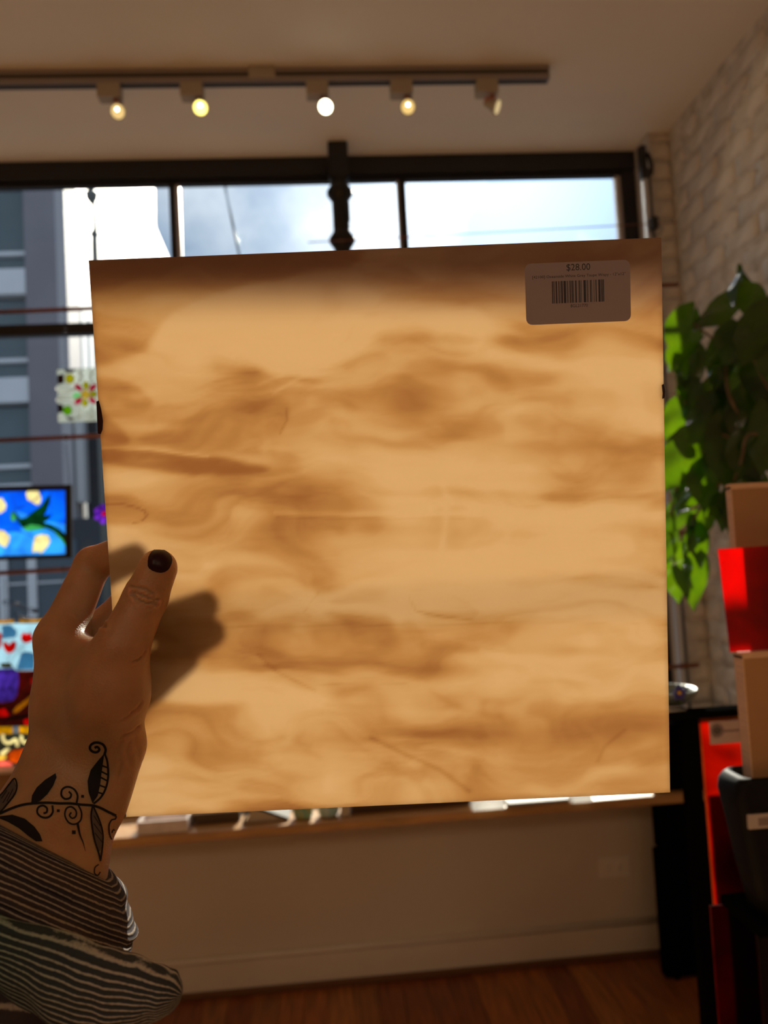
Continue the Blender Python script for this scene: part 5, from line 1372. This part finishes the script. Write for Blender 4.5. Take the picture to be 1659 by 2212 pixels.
# black tote with two tan dividers standing in it, and a ruby sheet on the front one
tx0 = at_y(1546, 1690, 0.95).x; tz1 = at_y(1580, 1668, 0.93).z
TZ0 = SZ + 0.001
to = thing('black_tote', 'black plastic tote with rounded corners and a white label on the rack shelf', 'tote', (tx0 + 0.16, 0.96, TZ0))
def rr_ring(x0, x1, y0, y1, r, z):
    return [Vector((x, y, z)) for x, y in rrect(x0, x1, y0, y1, r, 4)]
bm = bmesh.new()
prof_ = [(0.026, TZ0), (0.014, TZ0 + (tz1 - TZ0) * .35), (0.004, TZ0 + (tz1 - TZ0) * .75), (0.0, tz1 - 0.022), (0.002, tz1 - 0.010), (0.008, tz1 - 0.003), (0.014, tz1)]
inn_ = [(0.020, tz1 - 0.004), (0.024, tz1 - 0.05), (0.036, TZ0 + 0.006)]
rings = []
for ins, z_ in prof_ + inn_:
    rings.append([bm.verts.new(p) for p in rr_ring(tx0 + ins, tx0 + 0.34 - ins, 0.898 + ins * .2, 0.956 - ins * .2, 0.012, z_)])
for a_, b_ in zip(rings, rings[1:]):
    for i in range(len(a_)): bm.faces.new((a_[i], a_[(i + 1) % len(a_)], b_[(i + 1) % len(b_)], b_[i]))
bm.faces.new(rings[0][::-1]); bm.faces.new(rings[-1])
bmesh.ops.recalc_face_normals(bm, faces=bm.faces)
part('tub', bm, mat('black plastic', (0.006, 0.006, 0.007), 0.6, spec=0.12), to, True)
l0 = at_y(1615, 1760, 0.898); l1 = at_y(1700, 1785, 0.898)
part('label', box_bm(l0.x, l0.x + 0.09, 0.8970, 0.9015, l1.z, l0.z, 0.0008), mat('white label', (0.42, 0.36, 0.34), 0.6), to)
part('label_print', box_bm(l0.x + 0.012, l0.x + 0.04, 0.8966, 0.8971, l1.z + 0.0035, l0.z - 0.0045), mat('label print', (0.22, 0.17, 0.16), 0.6), to)
m_tan = mat('tan fibreboard', (0.36, 0.19, 0.085), 0.65, var=0.12, scale=6, bump=0.06)
m_tane = mat('pale lit board edge', (0.62, 0.40, 0.26), 0.6, var=0.12, scale=40, stretch=(1, 1, 12))  # window light on the boards' side, put into a paler edge colour
for (pa, pya, pyb, yy_, th_, lab) in ((1577, 1052, None, 0.968, 0.012, 'taller tan board standing behind the ruby glass'), (1603, 1418, None, 0.916, 0.020, 'shorter tan board under the ruby glass, standing in the black tote')):
    p = at_y(pa, pya, yy_)
    inn = th_ > 0.015
    zb_ = TZ0 + 0.007 if inn else SZ + 0.0008
    g = thing('tan_board', lab, 'board', (p.x + 0.12, yy_, zb_), 'tan boards in the rack')
    bx0 = max(p.x, tx0 + 0.045)
    part('board', box_bm(p.x + 0.0015, tx0 + 0.295, yy_, yy_ + th_, tz1 - 0.06, p.z - 0.003), m_tan, g)
    part('foot', box_bm(bx0, tx0 + 0.295, yy_, yy_ + th_, zb_, tz1 - 0.06), m_tan, g)
    part('lit_edge_band', box_bm(p.x, p.x + 0.0015, yy_ - 0.0004, yy_ + th_, tz1 - 0.06, p.z), m_tane, g)
    part('top_band', box_bm(p.x, tx0 + 0.295, yy_ - 0.0008, yy_ + th_, p.z - 0.003, p.z + 0.004), m_tane, g)
    if inn: ztop2, y2 = p.z + 0.004, yy_
r0_ = at_y(1551, 1186, y2 + 0.009)
g = thing('ruby_glass_sheet', 'ruby red glass sheet leaning out past the tan boards', 'glass sheet', (r0_.x + 0.1, y2 + 0.009, ztop2 + 0.001), 'coloured glass sheets in the rack')
rl = at_y(1577, 1408, y2 + 0.009)
bm = bmesh.new()
P = [Vector((r0_.x, y2 + 0.007, r0_.z)), Vector((r0_.x + 0.20, y2 + 0.007, r0_.z + 0.002)), Vector((r0_.x + 0.215, y2 + 0.007, ztop2 + 0.001)), Vector((rl.x, y2 + 0.007, ztop2 + 0.001))]
a_ = [bm.verts.new(p) for p in P]; b_ = [bm.verts.new(p + Vector((0, 0.003, 0))) for p in P]
bm.faces.new(a_); bm.faces.new(b_[::-1])
for i in range(4): bm.faces.new((a_[i], b_[i], b_[(i + 1) % 4], a_[(i + 1) % 4]))
bmesh.ops.recalc_face_normals(bm, faces=bm.faces)
part('pane', bm, m_redg, g)

# ---------------------------------------------------------------- trailing houseplant
mleaf = bpy.data.materials.new('glossy leaf'); mleaf.use_nodes = True; t = mleaf.node_tree; t.nodes.clear()
df = N(t, 'ShaderNodeBsdfDiffuse'); df.inputs['Color'].default_value = (0.016, 0.045, 0.008, 1)
tl = N(t, 'ShaderNodeBsdfTranslucent'); tl.inputs['Color'].default_value = (0.16, 0.34, 0.004, 1)
gl = N(t, 'ShaderNodeBsdfGlossy'); gl.inputs['Roughness'].default_value = 0.14
tc = N(t, 'ShaderNodeTexCoord'); wv = N(t, 'ShaderNodeTexNoise'); wv.inputs['Scale'].default_value = 25; t.links.new(tc.outputs['Object'], wv.inputs['Vector'])
rp = N(t, 'ShaderNodeValToRGB'); rp.color_ramp.elements[0].color = (0.09, 0.24, 0.001, 1); rp.color_ramp.elements[1].color = (0.22, 0.38, 0.003, 1)
t.links.new(wv.outputs['Fac'], rp.inputs['Fac']); t.links.new(rp.outputs['Color'], tl.inputs['Color'])
a_ = N(t, 'ShaderNodeMixShader'); a_.inputs[0].default_value = 0.44; t.links.new(df.outputs[0], a_.inputs[1]); t.links.new(tl.outputs[0], a_.inputs[2])
fr = N(t, 'ShaderNodeFresnel'); fr.inputs['IOR'].default_value = 1.55
b_ = N(t, 'ShaderNodeMixShader'); t.links.new(fr.outputs[0], b_.inputs[0]); t.links.new(a_.outputs[0], b_.inputs[1]); t.links.new(gl.outputs[0], b_.inputs[2])
ou = N(t, 'ShaderNodeOutputMaterial'); t.links.new(b_.outputs[0], ou.inputs[0])
m_stem = mat('plant stem', (0.16, 0.11, 0.05), 0.6, var=0.3, scale=30)
pot_c = Vector((1.235, 1.72, 1.43))
plant = thing('trailing_houseplant', 'lush trailing houseplant with large glossy heart-shaped leaves by the brick wall', 'plant', pot_c)
part('pot', lathe_bm([(0.05, 0), (0.062, 0.03), (0.072, 0.11), (0.076, 0.12), (0.070, 0.122), (0.062, 0.10), (0.01, 0.10)], pot_c, 24), mat('terracotta', (0.35, 0.14, 0.07), 0.7), plant, True)
part('bracket', box_bm(1.19, XR - 0.001, 1.66, 1.78, pot_c.z - 0.012, pot_c.z - 0.0005), m_black, plant)
top = pot_c + Vector((0, 0, 0.11))
VINES = [[(1600, 900, 1.80), (1560, 760, 1.88), (1500, 700, 1.92)], [(1650, 820, 1.74), (1625, 700, 1.80), (1600, 600, 1.85)], [(1600, 960, 1.78), (1530, 920, 1.88), (1460, 850, 1.95)],
         [(1620, 1000, 1.76), (1560, 1040, 1.82), (1500, 1120, 1.88), (1480, 1200, 1.90), (1490, 1260, 1.90)], [(1640, 940, 1.72), (1600, 1000, 1.74), (1575, 1080, 1.78)], [(1520, 980, 1.86), (1460, 1060, 1.92), (1450, 1180, 1.94), (1460, 1240, 1.94)]]
vpts = []
for V in VINES:
    P = [top if V[0][1] < 1005 and V[0][0] > 1590 else at_y(*V[0])] + [at_y(*v) for v in V]
    P = [Vector(x) for x in interp([tuple(p) for p in P], 20)]
    vpts += P
    part('stem', tube_bm(P, [0.005 - 0.0001 * i for i in range(20)], 6), m_stem, plant, True)
def leaf(base, tip, width, tilt, droop, rnd, cup=0.25):
    a = tip - base; L_ = a.length; a.normalize()
    vd = (base - CAM).normalized(); side = a.cross(vd).normalized(); nrm_ = side.cross(a).normalized()
    side = side * math.cos(tilt) + nrm_ * math.sin(tilt); nrm_ = side.cross(a).normalized()
    bm = bmesh.new(); nu, nv = 10, 4; g = {}
    for i in range(nu + 1):
        u = i / nu
        hw = width / 2 * (math.sin(math.pi * min(1, u ** 0.62 * 1.0)) ** 0.75) * (1.0 if u < .6 else 1 - 0.35 * (u - .6) / .4)
        if i == 0: hw = width * 0.10
        if i == nu: hw = 0.0004
        for j in range(-nv // 2, nv // 2 + 1):
            v = j / (nv / 2)
            lobe = -0.10 * L_ * abs(v) * max(0, 1 - u * 5)
            p = base + a * (u * L_ + lobe) + side * (v * hw) + nrm_ * (cup * hw * abs(v) - droop * L_ * (u - .2) ** 2 + rnd.uniform(-1, 1) * 0.012 * width + 0.06 * width * math.sin(u * 9 + j))
            g[i, j] = bm.verts.new(p)
    for i in range(nu):
        for j in range(-nv // 2, nv // 2):
            bm.faces.new((g[i, j], g[i + 1, j], g[i + 1, j + 1], g[i, j + 1]))
    near = min(vpts, key=lambda p: (p - base).length)
    d = near - base
    if d.length > 0.004:
        tube_bm([near, base + d * 0.5 + Vector((0, 0, 0.006)), base], [0.0018, 0.0015, 0.0012], 5, bm)
    return bm
R_ = random.Random(5)
LEAVES = [(1585, 655, 1606, 571, 46, 1.85, .9), (1578, 635, 1503, 728, 62, 1.93, .75), (1500, 668, 1452, 800, 78, 1.95, .5), (1502, 762, 1462, 892, 44, 1.96, .5), (1450, 752, 1468, 820, 30, 1.97, .3), (1508, 748, 1496, 850, 36, 1.94, .4),
          (1642, 672, 1602, 604, 62, 1.80, .3), (1668, 655, 1602, 800, 105, 1.74, .2), (1602, 712, 1522, 792, 64, 1.88, .6), (1630, 752, 1576, 786, 40, 1.86, .2), (1588, 700, 1560, 800, 60, 1.84, .3),
          (1565, 850, 1488, 968, 92, 1.86, .3), (1642, 830, 1576, 952, 96, 1.80, .2), (1512, 925, 1436, 1068, 104, 1.88, .2), (1562, 902, 1572, 1092, 76, 1.82, .3), (1602, 940, 1628, 1064, 72, 1.76, .4), (1658, 872, 1652, 1042, 82, 1.72, .3), (1540, 820, 1520, 930, 70, 1.90, .4),
          (1470, 862, 1440, 960, 60, 1.95, .3), (1472, 950, 1452, 930, 30, 1.97, .2), (1475, 1082, 1438, 1158, 52, 1.95, .1), (1536, 1098, 1478, 1176, 52, 1.88, .3), (1492, 1172, 1496, 1322, 74, 1.90, .2), (1452, 1218, 1468, 1304, 50, 1.92, .3), (1486, 1205, 1484, 1258, 20, 1.89, .1), (1490, 1150, 1478, 1206, 22, 1.9, .1),
          (1560, 1070, 1562, 1148, 46, 1.80, .5), (1585, 1050, 1588, 1180, 52, 1.78, .6), (1630, 1010, 1640, 1110, 60, 1.72, .5), (1448, 1140, 1440, 1220, 40, 1.94, .2), (1520, 1000, 1530, 1120, 64, 1.84, .5), (1620, 900, 1560, 1010, 84, 1.84, .5), (1655, 760, 1640, 900, 84, 1.82, .5), (1590, 790, 1610, 920, 80, 1.88, .6), (1480, 820, 1500, 930, 60, 1.93, .6), (1545, 740, 1560, 850, 64, 1.92, .6), (1460, 990, 1470, 1100, 50, 1.95, .6), (1690, 740, 1662, 860, 80, 1.70, .2), (1500, 1020, 1462, 1120, 60, 1.90, .4), (1570, 960, 1530, 1040, 60, 1.9, .5), (1508, 1130, 1512, 1230, 46, 1.87, .3)]
for bx, by, tx, ty, wpx, yy_, ti in LEAVES:
    b0 = at_y(bx, by, yy_); t0 = at_y(tx, ty, yy_ - 0.04 + R_.uniform(-.03, .03))
    wd = wpx / FPX * yy_ / max(0.5, math.cos(ti)) * 1.05
    part('leaf', leaf(b0, t0, wd, ti * R_.choice((-1, 1)), R_.uniform(-.1, .25), R_), mleaf, plant, True)
